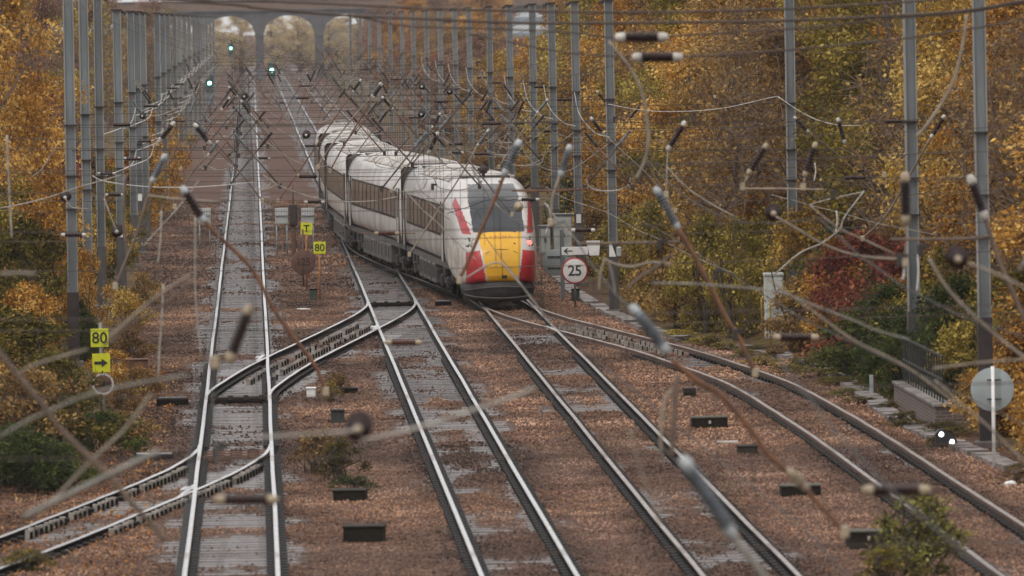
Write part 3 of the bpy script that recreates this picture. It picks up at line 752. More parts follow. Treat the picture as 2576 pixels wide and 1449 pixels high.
# pale slack jumpers between the tracks under the headspans
for i in range(1, 14):
    f = spans[i]; rr = random.Random(100 + i)
    for q, (xa, xb) in enumerate(((X1 + .9, X2 - .8), (X2 + .6, X3 - .2), (X3 + .7, 10.4))):
        if rr.random() < .3: continue
        za, zb = rr.uniform(5.3, 6.2), rr.uniform(4.9, 5.6); sag = rr.uniform(.3, .8); y = f(xa)
        p_ = [(xa + (xb - xa) * u, y, za + (zb - za) * u - sag * 4 * u * (1 - u)) for u in [k / 10 for k in range(11)]]
        tag(MB().tube(p_, .010, 4).build('jumper_wire', M['wire_pale'], None, p_[0]), f'slack pale jumper {("between left and middle tracks", "between middle and right tracks", "right of the right track")[q]}, {ORD[i]} headspan', 'wire', 'slack jumpers under the headspans')
    for q in range(6):
        x = rr.choice((-2.3, 1.3, 2.4, 5.8, 6.6, 9.3)) + rr.uniform(-.7, .7); sg = rr.choice((-1, 1)); y = f(x) + .3 + q * .5
        t = thing('stay_rod', (x, y, 4.9), f'thin slanting stay rod at the {ORD[i]} headspan, {("first", "second", "third", "fourth", "fifth", "last")[q]} of six', 'stay rod', 'stay rods at the headspans')
        a_ = Vector((x, y, 4.9)); b_ = Vector((x + sg * rr.uniform(.8, 1.5), y + .2, rr.uniform(6.6, 7.4)))
        MB().tube([a_, b_], .016, 5).build('rod', M[rr.choice(('tube_rust', 'tube_pale', 'tube_brown'))], t)
        insulator(t, a_.lerp(b_, .62), a_.lerp(b_, .8), .05, rr.choice(('ins_maroon', 'ins_black', 'ins_grey')), caps=False, sheds=8, n=8)
# running wires along each track
for k, x in enumerate(CT):
    t = thing('overhead_line', (x, 150, 4.7), f'contact and catenary wires running along above the {NAMES[k]} track', 'overhead line')
    ys = [spans[i](x) for i in range(18)]; ys = [28.0, 62.0, 104.0, 150.0] + ys + [900, 1100]
    MB().tube([(x + (.2 if j % 2 else -.2), y, 4.68) for j, y in enumerate(ys)], .0075, 4).build('contact_wire', M['wire'], t)
    pts = []
    for j in range(len(ys) - 1):
        for q in range(6):
            u = q / 6; y = ys[j] + (ys[j + 1] - ys[j]) * u; pts.append((x, y, 6.1 - 1.0 * min(1, (ys[j + 1] - ys[j]) / 40) * 4 * u * (1 - u) * .55))
    MB().tube(pts, .009, 4).build('catenary_wire', M['wire'], t)
    for j in range(1, min(len(ys) - 1, 9)):
        for u in (.2, .4, .6, .8):
            y = ys[j] + (ys[j + 1] - ys[j]) * u; zc = 6.1 - 1.0 * min(1, (ys[j + 1] - ys[j]) / 40) * 4 * u * (1 - u) * .55
            MB().tube([(x, y, zc), (x, y, 4.68)], .006, 4).build('dropper', M['wire'], t)
# white looping bonds beside the left masts and the right ones
for i in range(2, 17):
    for q, (zt, zb) in enumerate(((6.3, 5.55), (5.0, 4.25))):
        x, y = XL[i] + .16, DL[i] - .2
        p_ = curve([(x + 1.0, y, zt), (x + .85, y, zt - .45), (x + .45, y, zb + .1), (x, y, zb - .05)], 5)
        MB_ = MB().tube(p_, .017, 5)
        tag(MB_.build('bonding_cable', M['wire_white'], None, p_[-1]), f'white bonding cable hanging {"high" if q == 0 else "low"} beside the {ORD[i]} left-hand mast', 'cable', 'white cables by the left-hand masts')
for i in range(3, 12):
    x, y = XR[i] - .15, DR[i] - .2
    p_ = curve([(x - .95, y, 6.6), (x - .8, y, 5.9), (x - .35, y, 5.35), (x + .1, y, 5.2)], 5)
    tag(MB().tube(p_, .015, 5).build('bonding_cable', M['wire_white'], None, p_[-1]), f'white bonding cable curving off the {ORD[i]} right-hand mast', 'cable', 'white cables by the right-hand masts')
    p_ = curve([(x - 2.6, y, 5.05), (x - 2.2, y, 4.45), (x - 1.2, y, 4.2), (x + .05, y, 5.0)], 5)
    tag(MB().tube(p_, .011, 5).build('jumper_wire', M['wire_pale'], None, p_[-1]), f'slack pale jumper wire drooping in from the {ORD[i]} right-hand mast', 'wire', 'slack wires by the right-hand masts')
# ------------------------------------------------------------------ nearer overhead line equipment (the spans between the bridge and the junction)
def P(pts, d):
    return [at(q[0], q[1], d + (q[2] if len(q) > 2 else 0)) for q in pts]
def arm(label, d, ins, tube=None, r=.026, tm='tube_brown', im='ins_maroon', cap='cap_white', rad=None, name='registration_arm', cat='registration arm', clamp=True, tail=None, group=None):
    p0, p1 = at(ins[0], ins[1], d), at(ins[2], ins[3], d)
    L = (p1 - p0).length; rad = (rad or L * .135) * 1.22
    base = p1 if not tube else P(tube, d)[-1]
    t = thing(name, base, label, cat, group)
    insulator(t, p0, p1, rad, im, cap, sheds=max(7, int(L / .048)), n=12)
    if tube:
        q = curve(P(tube, d), 5); MB().tube(q, r * .85, 8).build('tube', M[tm], t)
        if clamp: MB().box(q[-1], (.09, .09, .13), bev=.015).build('clamp', M['cap_tan'], t)
    if tail:
        for q in tail: MB().tube(curve(P(q, d), 5), .012, 6).build('wire', M['wire_brown'], t)
    return t
def wire(label, d, pts, r=.012, m_='wire_pale', name='overhead_wire', cat='wire', group=None, n=6):
    q = curve(P(pts, d), 6); r *= .8
    return tag(MB().tube(q, r, n).build(name, M[m_], None, q[0]), label, cat, group)
# near headspan crossing the top of the frame
t = thing('headspan', at(1600, 60, 104), 'blurred near headspan wires sweeping across the top of the view', 'headspan')
for pts, r in (([(-500, -70), (300, -8), (644, 2), (881, 12), (1069, 21), (1288, 27), (1613, 31), (1932, 24), (2157, 12), (2500, -12), (3100, -70)], .017),
               ([(-500, -60), (512, 6), (644, 20), (881, 39), (1044, 46), (1288, 57), (1513, 58), (1713, 56), (1932, 53), (2244, 40), (2432, 26), (2576, 2), (3100, -80)], .019),
               ([(700, 24), (894, 42), (1019, 65), (1219, 72), (1438, 82), (1513, 92), (1568, 94)], .013), ([(1672, 92), (1932, 76), (2082, 65), (2244, 47), (2440, 30), (2640, -6)], .014),
               ([(1180, 86), (1288, 107), (1438, 134), (1600, 144)], .012), ([(1708, 143), (1932, 130), (2244, 100), (2432, 73), (2576, 50), (2760, 20)], .015)):
    MB().tube(curve(P(pts, 104), 5), r, 6).build('span_wire', M['wire_brown'], t)
insulator(t, at(1574, 94, 104), at(1654, 94, 104), .10, cap='cap_white', sheds=10)
insulator(t, at(1615, 144, 104), at(1692, 144, 104), .095, cap='cap_white', sheds=10)
# bent pale registration tubes hanging from it
wire('pale curved pipe hanging below the long blurred insulator at top', 104, [(1531, 104), (1588, 175), (1618, 245), (1630, 325), (1630, 362), (1622, 405), (1600, 450)], .027, 'tube_pale', 'drop_tube', 'tube', n=8)
wire('pale curved pipe beside the nearest right-hand mast', 104, [(2432, 36), (2422, 112), (2395, 212), (2342, 300), (2305, 345)], .028, 'tube_pale', 'drop_tube', 'tube', n=8)

A_ = arm
A_('dark ribbed insulator tilted left of the tall middle-right mast', 143, (1717, 317, 1686, 367), [(1680, 378), (1678, 420), (1676, 490)], .014, 'wire_pale')
A_('maroon insulator leaning under the hanging white wire', 127, (1922, 374, 1889, 427), [(1884, 436), (1868, 470)], .016, 'tube_pale', cap='cap_tan')
A_('maroon insulator beside the third right-hand mast, leaning left', 127, (2048, 372, 2028, 431), [(2026, 440), (2020, 470)], .016, 'tube_pale', cap='cap_tan')
A_('small dark insulator with red-brown arm, right of the third mast', 165, (2110, 307, 2123, 351), [(2126, 360), (2160, 392), (2225, 440)], .018, 'tube_rust')
A_('slender insulator on a long rusty arm crossing behind pale wires', 205, (2003, 300, 2029, 327), [(2034, 332), (2125, 404), (2180, 465), (2224, 505)], .026, 'tube_brown')
A_('thin insulator with rusty arm in front of the orange wood', 222, (1801, 247, 1822, 274), [(1828, 282), (1875, 335), (1905, 380)], .02, 'tube_rust')
A_('dark slanting insulator right of the tall middle mast', 205, (1491, 302, 1514, 332), [(1520, 338), (1560, 375), (1640, 450), (1700, 530)], .012, 'wire_pale')
A_('upper slanting insulator crossing the tall middle mast', 250, (1505, 234, 1524, 257), [(1530, 262), (1545, 300)], .014, 'wire_pale')
A_('white-ribbed dark insulator left of the nearest right-hand mast', 168, (2371, 299, 2347, 338), [(2342, 346), (2300, 420), (2230, 540), (2170, 600)], .03, 'tube_brown')
A_('blurred upright maroon insulator in front of the second right-hand mast', 100, (2277, 458, 2278, 540), [(2279, 551), (2280, 600), (2276, 660)], .016, 'tube_pale', cap='cap_tan', rad=.075)
A_('blurred maroon insulator in front of the nearest right-hand mast', 104, (2447, 463, 2471, 530), [(2478, 545), (2494, 600), (2515, 660), (2550, 740), (2600, 860)], .036, 'tube_brown', rad=.075)
A_('grey ribbed insulator on the long orange rusty arm', 107, (1657, 488, 1698, 560), [(1704, 572), (1745, 640), (1785, 717), (1830, 805), (1852, 838), (1875, 885), (1900, 938)], .042, 'tube_rust', 'ins_grey', 'cap_grey', rad=.062)
A_('large blurred grey insulator on the rusty arm over the siding', 77, (1604, 790, 1664, 866), [(1690, 906), (1750, 955), (1813, 994), (1888, 1080), (1935, 1145), (2007, 1207)], .036, 'tube_rust', 'ins_grey', 'cap_grey', rad=.064)
A_('rusty arm tail running down past the grey cable box', 77, (1996, 1196, 2016, 1216), [(2016, 1216), (2060, 1268), (2125, 1338)], .030, 'tube_rust', 'cap_tan', 'cap_tan', rad=.055, name='arm_tail')
A_('biggest blurred grey insulator, low over the right-hand running track', 56, (1735, 1180, 1828, 1325), [(1840, 1345), (1900, 1420), (1940, 1480)], .034, 'tube_grey', 'ins_grey', 'cap_grey', rad=.06)
A_('grey insulator on a brown arm, above the left signals', 128, (410, 402, 388, 446), [(384, 456), (372, 495), (345, 585), (325, 635), (290, 720)], .030, 'tube_brown', 'ins_grey', 'cap_grey', rad=.06)
A_('dark insulator with pale end on the rusty arm crossing the left track', 104, (468, 486, 505, 543), [(512, 552), (545, 590), (600, 640), (644, 692), (690, 780), (751, 864), (794, 922), (820, 985)], .034, 'tube_rust', 'ins_maroon', 'cap_grey', rad=.062)
A_('slim grey insulator above the left track, its arm running down-right', 165, (545, 360, 527, 386), [(520, 394), (480, 440), (440, 520)], .02, 'tube_brown', 'ins_grey')
A_('dark insulator left of the left track line, arm rising', 190, (432, 316, 406, 348), [(402, 353), (395, 362)], .02, 'tube_brown', 'ins_black', rad=.07)
A_('dark insulator hanging toward the left track from its span', 185, (496, 321, 522, 354), [(526, 358), (600, 430), (660, 505)], .022, 'tube_brown', 'ins_black', rad=.07)
A_('dark double insulator near the left signal, leaning right', 240, (578, 222, 594, 240), [(600, 248), (660, 330), (690, 372)], .022, 'tube_brown', 'ins_black')
A_('dark insulator right of the left signal, long arm to lower right', 230, (610, 258, 628, 285), [(634, 292), (690, 360), (750, 440)], .022, 'tube_brown', 'ins_black')
A_('dark insulator under the tiny far signal, arm to the lower left', 215, (575, 250, 560, 272), [(552, 282), (500, 350), (455, 425)], .022, 'tube_brown', 'ins_black')
A_('maroon insulator tilted above the train roof', 195, (1098, 342, 1082, 377), [(1104, 334), (1130, 352), (1200, 430), (1288, 540)], .022, 'tube_brown', 'ins_maroon', rad=.065)
A_('grey insulator over the coach roofs, arm to the lower left', 195, (1226, 332, 1205, 362), [(1198, 372), (1160, 440), (1085, 555), (1030, 640)], .024, 'tube_pale', 'ins_grey')
A_('long grey insulator on the rusty arm in front of the train cab', 124, (1300, 370, 1275, 425), [(1270, 435), (1245, 500), (1210, 580), (1178, 655), (1155, 705)], .034, 'tube_rust', 'ins_grey', 'cap_grey', rad=.072)
A_('grey insulator in front of the paired right-hand masts', 120, (1429, 380, 1414, 428), [(1408, 440), (1390, 500), (1385, 560)], .026, 'tube_pale', 'ins_grey', 'cap_grey', rad=.06)
A_('grey insulator right of the train roof, brown arm descending', 205, (1374, 255, 1355, 280), [(1349, 288), (1300, 350), (1255, 420)], .02, 'tube_pale', 'ins_grey')
A_('rod insulator high over the middle track, long rusty arm to lower left', 230, (905, 205, 890, 228), [(884, 238), (840, 300), (760, 420), (700, 505)], .024, 'tube_rust', 'ins_black')
A_('second long rusty arm over the middle track, black insulator on top', 215, (958, 216, 942, 242), [(936, 252), (900, 310), (860, 375), (830, 430)], .024, 'tube_rust', 'ins_black')
A_('pale long arm over the middle track leaning to the lower left', 205, (955, 213, 938, 238), [(930, 248), (880, 305), (820, 385), (800, 420)], .024, 'tube_pale', 'ins_grey')
A_('arm leaning right above the far coaches with black insulator', 220, (965, 248, 985, 272), [(992, 280), (1040, 330), (1110, 405)], .022, 'tube_brown', 'ins_black')
A_('short black insulator left of the middle track wires', 240, (773, 186, 783, 206), [(787, 212), (810, 245), (830, 265)], .018, 'tube_rust', 'ins_black')
A_('black insulator and arm over the third coach', 205, (1105, 290, 1090, 316), [(1084, 326), (1050, 380), (985, 480)], .022, 'tube_brown', 'ins_black')
A_('dark vertical-leaning insulator between the left rails', 74, (621, 792, 585, 886), [(578, 900), (540, 912)], .018, 'tube_brown', 'ins_maroon', 'cap_tan', rad=.062)
G_ = 'horizontal insulators in the cross wires'
def hins(label, d, x0, x1, y, im='ins_maroon', cap='cap_white', ext=90, rad=None, slope=0.0, wm='wire_brown'):
    dy = slope * (x1 - x0)
    p0, p1 = at(x0, y, d), at(x1, y + dy, d); L = (p1 - p0).length
    t = thing('inline_insulator', p0, label, 'insulator', G_)
    insulator(t, p0, p1, (rad or L * .14) * 1.25, im, cap, sheds=max(7, int(L / .05)), n=12)
    MB().tube(P([(x0 - ext, y - slope * ext), (x0, y)], d), .011, 6).build('wire', M[wm], t)
    MB().tube(P([(x1, y + dy), (x1 + ext, y + dy + slope * ext)], d), .011, 6).build('wire', M[wm], t)
hins('large blurred maroon insulator low over the left track', 66, 566, 672, 1257, cap='cap_tan', ext=60)
hins('large blurred maroon insulator above the lower right siding', 70, 2198, 2312, 1233, cap='cap_tan', ext=55)
hins('blurred maroon insulator below the pale cabinet', 104, 1964, 2040, 849, cap='cap_tan', ext=40)
hins('small black insulator in the wires right of the third mast', 222, 2128, 2164, 408, 'ins_black', ext=110)
hins('small black insulator left of the nearest right-hand mast', 200, 2368, 2408, 461, 'ins_black', ext=60)
hins('dark insulator in front of the nearest left-hand mast, lower', 178, 164, 206, 591, 'ins_maroon', 'cap_white', ext=22)
hins('dark insulator between the left-hand masts, upper', 228, 252, 283, 437, 'ins_black', ext=26)
hins('dark insulator between the left-hand masts, middle', 224, 272, 304, 490, 'ins_black', ext=14)
hins('dark insulator right of the left-hand masts', 250, 318, 346, 398, 'ins_black', ext=40)
hins('small black insulator beside the left track, high up', 260, 650, 674, 398, 'ins_black', ext=40)
hins('black insulator at the edge of the rear coach', 200, 774, 808, 508, 'ins_black', ext=60, wm='tube_rust')
hins('rusty insulator along the skirt of the second coach', 178, 952, 994, 587, 'ins_rust', 'cap_tan', ext=50, wm='tube_rust')
hins('black insulator at the right side of the train cab', 185, 1312, 1348, 502, 'ins_black', ext=26)
hins('dark insulator with white end beads above the arrow board', 165, 1447, 1487, 579, 'ins_maroon', 'cap_white', ext=24)
hins('blurred reddish insulator over the middle track crossing', 110, 985, 1045, 862, 'ins_rust', 'cap_tan', ext=40)
hins('thin black insulator above the first coach roof', 235, 1135, 1160, 384, 'ins_black', ext=30)
G2 = 'insulators seen end-on'
def ball(label, d, x, y, r, m_='ins_maroon', cap='cap_tan', pts=None, wr=.014, wm='wire_pale'):
    p = at(x, y, d); rad = r / F * d
    t = thing('end_on_insulator', p, label, 'insulator', G2)
    insulator(t, p, p + Vector((.02, .42, .02)), rad, m_, cap, sheds=6, n=16, capk=.5)
    if pts: MB().tube(curve(P(pts, d - .12), 6), wr, 6).build('wire', M[wm], t)
ball('large blurred maroon insulator disc between the left and middle tracks', 56, 900, 1080, 34, cap='cap_tan', pts=[(640, 1101), (760, 1094), (870, 1086), (900, 1080)], wr=.012)
wire('blurred pale wire crossing both rails of the middle track', 56, [(905, 1108), (960, 1098), (1054, 1075), (1169, 1038), (1288, 1000), (1345, 975)], .019, 'wire_pale')
ball('maroon insulator disc in front of the nearest right-hand mast', 70, 2410, 652, 27, cap='cap_tan')
ball('maroon insulator disc beside the third right-hand mast base', 104, 1946, 537, 21, pts=[(1952, 545), (2007, 577), (2069, 613), (2132, 637), (2196, 648), (2262, 651)], wr=.017, wm='tube_pale')
ball('black insulator disc on the nearest left-hand mast', 180, 164, 497, 13, 'ins_black', 'cap_white', pts=[(165, 500), (178, 520), (195, 524), (222, 525)], wr=.013, wm='wire_pale')
ball('maroon insulator disc between the left-hand masts', 150, 294, 583, 15, cap='cap_white', pts=[(262, 500), (275, 535), (292, 578)], wr=.014, wm='wire_pale')
ball('black insulator disc above the rear coach', 190, 770, 340, 10, 'ins_black', 'cap_white')
ball('black insulator disc in the wires right of the rear coaches', 210, 1060, 288, 9, 'ins_black', 'cap_white')
ball('black insulator disc high right of the coaches', 215, 1061, 218, 8, 'ins_black', 'cap_white')
ball('black insulator disc among the right-hand wires', 215, 1131, 231, 8, 'ins_black', 'cap_tan')
ball('black insulator disc near the small left signal', 230, 614, 243, 9, 'ins_black', 'cap_white')
ball('black insulator disc by the left-hand mast row', 210, 358, 292, 8, 'ins_black', 'cap_white', pts=[(365, 292), (400, 290), (440, 275), (480, 255)], wr=.01)
ball('greyish bell insulator in front of the train cab', 150, 1304, 522, 12, 'cap_tan', 'cap_tan')
# drooping and slanting wires and tubes
wire('white slack wire hanging between the right-hand masts', 200, [(1530, 262), (1600, 275), (1688, 281), (1813, 273), (1932, 247), (1957, 243)], .011, 'wire_white')
wire('bright white slack wire falling right from the third mast', 200, [(1957, 243), (2007, 277), (2057, 302), (2112, 315), (2167, 316)], .016, 'wire_white')
wire('pale curved wire sweeping below the red bush', 104, [(2037, 517), (2107, 572), (2182, 607), (2252, 640)], .016, 'tube_pale')
wire('stiff pale wire curving down to the pale cabinet', 150, [(2174, 480), (2124, 547), (2112, 577), (2067, 612), (2012, 637), (1949, 690)], .021, 'wire_pale')
wire('straight pale wire crossing to the curved stiff wire', 150, [(2036, 515), (2090, 500), (2170, 483)], .013, 'wire_pale')
wire('thin pale wire slanting across behind the curved wires', 165, [(2040, 517), (2120, 537), (2200, 560), (2300, 580), (2360, 592)], .010, 'wire_pale')
wire('thin pale wire from the left edge of the third mast', 180, [(1940, 490), (2000, 505), (2030, 515)], .010, 'wire_pale')
wire('pale wire slanting down through the orange leaves', 130, [(1678, 420), (1720, 465), (1763, 497), (1820, 530), (1850, 545)], .014, 'wire_pale')
wire('long pale wire from the masts down past the 25 sign', 180, [(1373, 470), (1425, 500), (1528, 535), (1600, 577), (1655, 600), (1738, 642), (1813, 675), (1850, 688)], .011, 'wire_pale')
wire('rust-coloured wire slanting down beside the tall mast', 160, [(1545, 362), (1600, 427), (1640, 462)], .012, 'wire_brown')
wire('long pale wire slanting across the ivy, lower of two', 88, [(1932, 700), (1974, 732), (2057, 792), (2144, 854), (2257, 910), (2340, 965), (2420, 1030)], .017, 'tube_pale')
wire('long pale wire slanting across the ivy, upper of two', 90, [(1640, 712), (1760, 715), (1932, 730), (1990, 745), (2052, 770), (2144, 805), (2207, 832), (2290, 855)], .015, 'tube_grey')
wire('brownish wire slanting across the nearest right-hand mast base', 80, [(2337, 650), (2382, 724), (2452, 797), (2532, 865), (2600, 915)], .022, 'tube_pale')
wire('brownish wire leaving the large maroon disc to the right', 74, [(2420, 655), (2444, 665), (2507, 690), (2572, 722), (2620, 760)], .020, 'tube_pale')
wire('blurred wire behind the round sign back, sloping left', 80, [(2640, 898), (2560, 905), (2494, 910), (2420, 918), (2347, 927)], .016, 'tube_pale')
wire('blurred wire dropping right across the round sign', 80, [(2352, 957), (2400, 1000), (2482, 1070), (2560, 1145), (2600, 1180)], .019, 'tube_pale')
wire('thick pale end of an arm at the right edge', 74, [(2562, 682), (2590, 640)], .024, 'tube_grey')
wire('brown horizontal tube above the arrow board', 107, [(1456, 613), (1550, 612), (1640, 610), (1710, 608)], .027, 'tube_brown', 'stub_tube', 'tube')
wire('rusty horizontal tube at the cab roof', 140, [(1288, 480), (1380, 480), (1475, 476)], .022, 'tube_rust', 'stub_tube', 'tube')
wire('olive horizontal tube in front of the third right-hand mast', 130, [(1876, 475), (1960, 475), (2072, 477)], .022, 'tube_pale', 'stub_tube', 'tube')
wire('brown horizontal tube in front of the nearest right-hand mast', 100, [(2240, 602), (2340, 602), (2440, 600), (2490, 594)], .026, 'tube_brown', 'stub_tube', 'tube')
wire('thick brown blurred tube slanting across the lower left corner', 62, [(-60, 820), (0, 890), (112, 1024), (160, 1087), (275, 1200), (345, 1280), (418, 1362)], .030, 'tube_brown', 'arm_tube', 'tube', n=8)
wire('greenish blurred wire sweeping over the left undergrowth', 62, [(0, 1098), (62, 1062), (132, 1030), (225, 992), (330, 968), (475, 943)], .016, 'tube_grey')
wire('blurred pale wire climbing to the right over the left undergrowth', 66, [(100, 1295), (112, 1282), (175, 1215), (245, 1145), (307, 1087), (345, 1040), (380, 990)], .018, 'tube_pale')
wire('thick blurred grey arm ending in a knob by the lower left switch', 60, [(60, 1300), (130, 1265), (275, 1195), (350, 1158), (402, 1136)], .030, 'tube_grey', 'arm_tube', 'tube', n=8)
wire('blurred pale wire over the left bushes below the 80 board', 70, [(40, 945), (82, 920), (160, 895), (222, 878)], .016, 'tube_pale')
wire('blurred forked wire rising toward the left track, upper branch', 76, [(279, 846), (300, 826), (330, 800), (400, 742), (480, 690)], .022, 'tube_pale')
wire('blurred forked wire rising toward the left track, lower branch', 76, [(260, 870), (330, 815), (420, 760), (490, 700)], .018, 'tube_brown')
wire('pale drooping wire beside the nearest left-hand mast', 150, [(0, 524), (60, 512), (120, 497), (200, 470), (255, 455), (305, 440)], .014, 'wire_pale')
wire('long pale wire running right from the left-hand masts', 170, [(232, 442), (260, 455), (330, 466), (400, 471), (480, 471), (560, 466), (640, 458)], .012, 'wire_white')
wire('white slack wire drooping across to the rear coach', 170, [(662, 440), (700, 465), (750, 485), (800, 500), (840, 506), (930, 506), (1000, 495)], .014, 'wire_pale')
wire('pale wire falling across the first coach side', 150, [(1020, 480), (1060, 525), (1100, 560), (1160, 620), (1200, 655)], .013, 'wire_pale')
wire('second pale wire over the first coach windows', 160, [(1040, 470), (1080, 510), (1130, 552)], .011, 'wire_pale')
wire('curved dark wire over the windscreen', 190, [(1125, 537), (1180, 520), (1230, 503), (1290, 505)], .012, 'wire')
wire('pale arm crossing the train roof down to the windscreen', 170, [(1185, 420), (1210, 465), (1245, 510), (1262, 530)], .024, 'wire_pale', 'arm_tube', 'tube')
wire('pale thin wire dropping below the train nose to the rails', 120, [(1170, 700), (1250, 660), (1300, 705), (1340, 755), (1385, 815)], .018, 'wire_pale')
wire('pale wire hanging right of the train down to the arrow board', 130, [(1370, 510), (1400, 550), (1430, 585), (1458, 612)], .018, 'wire_pale')
wire('slim white loop beside the fifth right-hand mast', 150, [(1378, 515), (1384, 545), (1378, 570), (1372, 588)], .013, 'wire_white')
wire('blurred branch of wire right of the 25 sign, low', 104, [(1515, 650), (1550, 665), (1590, 671), (1640, 660), (1690, 665)], .022, 'tube_pale')
wire('blurred branch of wire dropping left of the tall mast base', 104, [(1520, 655), (1510, 690), (1507, 730)], .018, 'tube_pale')
wire('blurred branch of wire dropping right of the tall mast base', 104, [(1530, 655), (1540, 690), (1548, 740)], .018, 'tube_pale')
wire('blurred branch rising from the big grey insulator head', 90, [(1575, 730), (1600, 705), (1650, 672), (1690, 640)], .022, 'tube_brown')
wire('faint blurred vertical wire down the right-hand running track', 62, [(1583, 1080), (1612, 1182), (1640, 1262), (1662, 1320)], .012, 'tube_pale')
wire('blurred brown drop bracket over the right-hand tracks', 74, [(1705, 940), (1698, 1000), (1694, 1080), (1690, 1150)], .034, 'tube_brown', 'drop_tube', 'tube', n=8)
wire('second strand of the blurred drop bracket', 74, [(1690, 980), (1672, 1010), (1664, 1080), (1662, 1150)], .022, 'tube_pale', 'drop_tube', 'tube')
wire('thin pale upright wire over the left ballast', 120, [(406, 530), (404, 600), (397, 664)], .018, 'wire_pale')
wire('pale upright drop wire left of the left track', 110, [(411, 715), (407, 800), (402, 870), (398, 950)], .017, 'wire_pale')
wire('upright wire close to the left rail of the left track', 105, [(491, 545), (491, 640), (491, 720), (496, 800), (506, 900)], .014, 'wire_pale')
wire('pale slanting wire under the grey left insulator', 130, [(360, 620), (400, 575), (450, 520), (500, 455)], .014, 'wire_pale')
wire('arched thin wire over the left ballast', 150, [(350, 625), (395, 610), (440, 617), (495, 624)], .013, 'wire_brown')
wire('stub of brown pipe left of the left track', 110, [(372, 492), (440, 500), (552, 508)], .022, 'tube_pale', 'stub_tube', 'tube')
wire('dark brown vertical pipe between the left-hand masts', 130, [(316, 440), (312, 500), (310, 560), (318, 620), (320, 650)], .030, 'tube_brown', 'drop_tube', 'tube')
wire('tan upright pipe at the left edge tree', 120, [(17, 340), (22, 450), (26, 530), (30, 600)], .020, 'wire_pale', 'drop_tube', 'tube')
wire('pale slanting wire from the left tree to the nearest left mast', 160, [(80, 445), (105, 425), (140, 370)], .013, 'wire_pale')
wire('blurred pale stub at the left edge', 66, [(0, 690), (50, 687), (90, 690)], .018, 'tube_pale', 'stub_tube', 'tube')
for q, (x, y0_, y1_) in enumerate(((2273, 655, 705), (2308, 640, 735), (2104, 530, 585), (2050, 410, 455))):
    wire(['white hanging tail below the brown right-hand tube, left one', 'white hanging tail below the brown right-hand tube, right one', 'white hanging tail left of the curved stiff wire', 'short hanging tail by the olive tube'][q], 100 + 20 * q, [(x, y0_), (x + 2, (y0_ + y1_) / 2), (x - 2, y1_)], .017, 'wire_white')
for q, (x, y, d) in enumerate(((2315, 630, 90), (2095, 490, 120), (1850, 842, 100), (2262, 655, 90), (1200, 160, 240), (545, 1135, 80), (1800, 690, 110), (1545, 300, 200), (1660, 615, 107), (1088, 470, 180))):
    p = at(x, y, d); t = MB(); t.box(p, (.07, .07, .16), bev=.015); t.box(p + Vector((.04, 0, .05)), (.14, .05, .05))
    tag(t.build('wire_clamp', M['wire'], None, p), ['dark wire clamp above the white hanging tails', 'dark wire clamp beside the end-on disc', 'dark clamp on the orange rusty arm', 'dark clamp near the second right-hand mast', 'small clamp high over the coaches', 'clamp over the left track switch', 'dark clamp left of the rusty arm', 'small clamp on the tall middle mast wire', 'clamp at the brown tube end', 'small clamp over the coach roof'][q], 'clamp')

# thin cross wires that carry the nearer arms
for q, (d, zs_, lab) in enumerate(((107, (6.5, 5.95, 4.55), 'third'), (128, (6.4, 5.2, 4.7), 'fourth'), (144, (6.5, 5.3), 'fifth'), (165, (6.35, 5.6, 5.0), 'sixth'), (77, (5.9, 5.1), 'second'), (62, (5.35, 4.55), 'first'), (180, (6.4, 5.1), 'seventh'))):
    t = thing('cross_wires', (5, d, zs_[-1]), f'thin cross wires spanning all tracks, {lab} set counting from the camera', 'cross wires', 'cross wires of the nearer spans')
    for z in zs_:
        MB().tube([(-9, d, z + .25), (-4, d, z + .08), (2, d, z - .02), (8, d, z), (13, d, z + .1), (18, d, z + .3)], .007, 5).build('wire', M['wire_brown'], t)
    for x in (X1 + .4, X2 - .3, X3 + .3, 12.0):
        MB().tube([(x, d, 8.6 if d < 100 else 7.6), (x + .1, d, zs_[-1])], .006, 4).build('dropper', M['wire'], t)

# ------------------------------------------------------------------ signs, signals, cabinets
def post(par, p, h, r, m_, name='post'):
    MB().tube([p, p + Vector((0, 0, h))], r, 8).build(name, M[m_], par)
def plate(par, c, w, h, m_, name='board', th=.02):
    MB().box(c, (w, th, h), bev=.004).build(name, M[m_], par)
def disc(par, c, r, m_, name='disc', th=.02, mi=None):
    o = MB(); o.lathe(c + Vector((0, th / 2, 0)), c - Vector((0, th / 2, 0)), [(0, r * .98), (.2, r), (.8, r), (1, r * .98)], 40); return o.build(name, M[m_], par)
def sc(d): return F / d
# left group: 80, arrow, faded roundel
d = 173; g = gnd(257, 1040); base = at(257, 1040, d); base.z = -.2
t = thing('speed_sign', base, 'yellow 80 board over a yellow arrow board on the left bank', 'speed sign')
post(t, base + Vector((0, .05, 0)), 2.3, .04, 'tube_grey')
c = at(250.5, 850, d); plate(t, c, .405, .42, 'yellow_sign', 'number_board')
mb = MB(); letters(mb, '80', .36, c + Vector((0, -.016, -.01))); mb.build('numerals', M['black_paint'], t)
c = at(254.5, 913, d); plate(t, c, .405, .43, 'yellow_sign', 'arrow_board')
MB().prism([(-.155, -.035), (.01, -.035), (.01, -.10), (.15, 0), (.01, .10), (.01, .035), (-.155, .035)], -.018, -.012, 0, c).build('arrow', M['black_paint'], t)
d = 172.2; c = at(259, 966, d)
t = thing('round_sign', Vector((c.x, c.y, -.2)), 'faded round sign half overgrown below the yellow arrow', 'sign')
post(t, Vector((c.x, c.y + .05, -.2)), c.z + .3, .03, 'tube_grey')
disc(t, c, .25, 'faded_board', 'disc', .02)
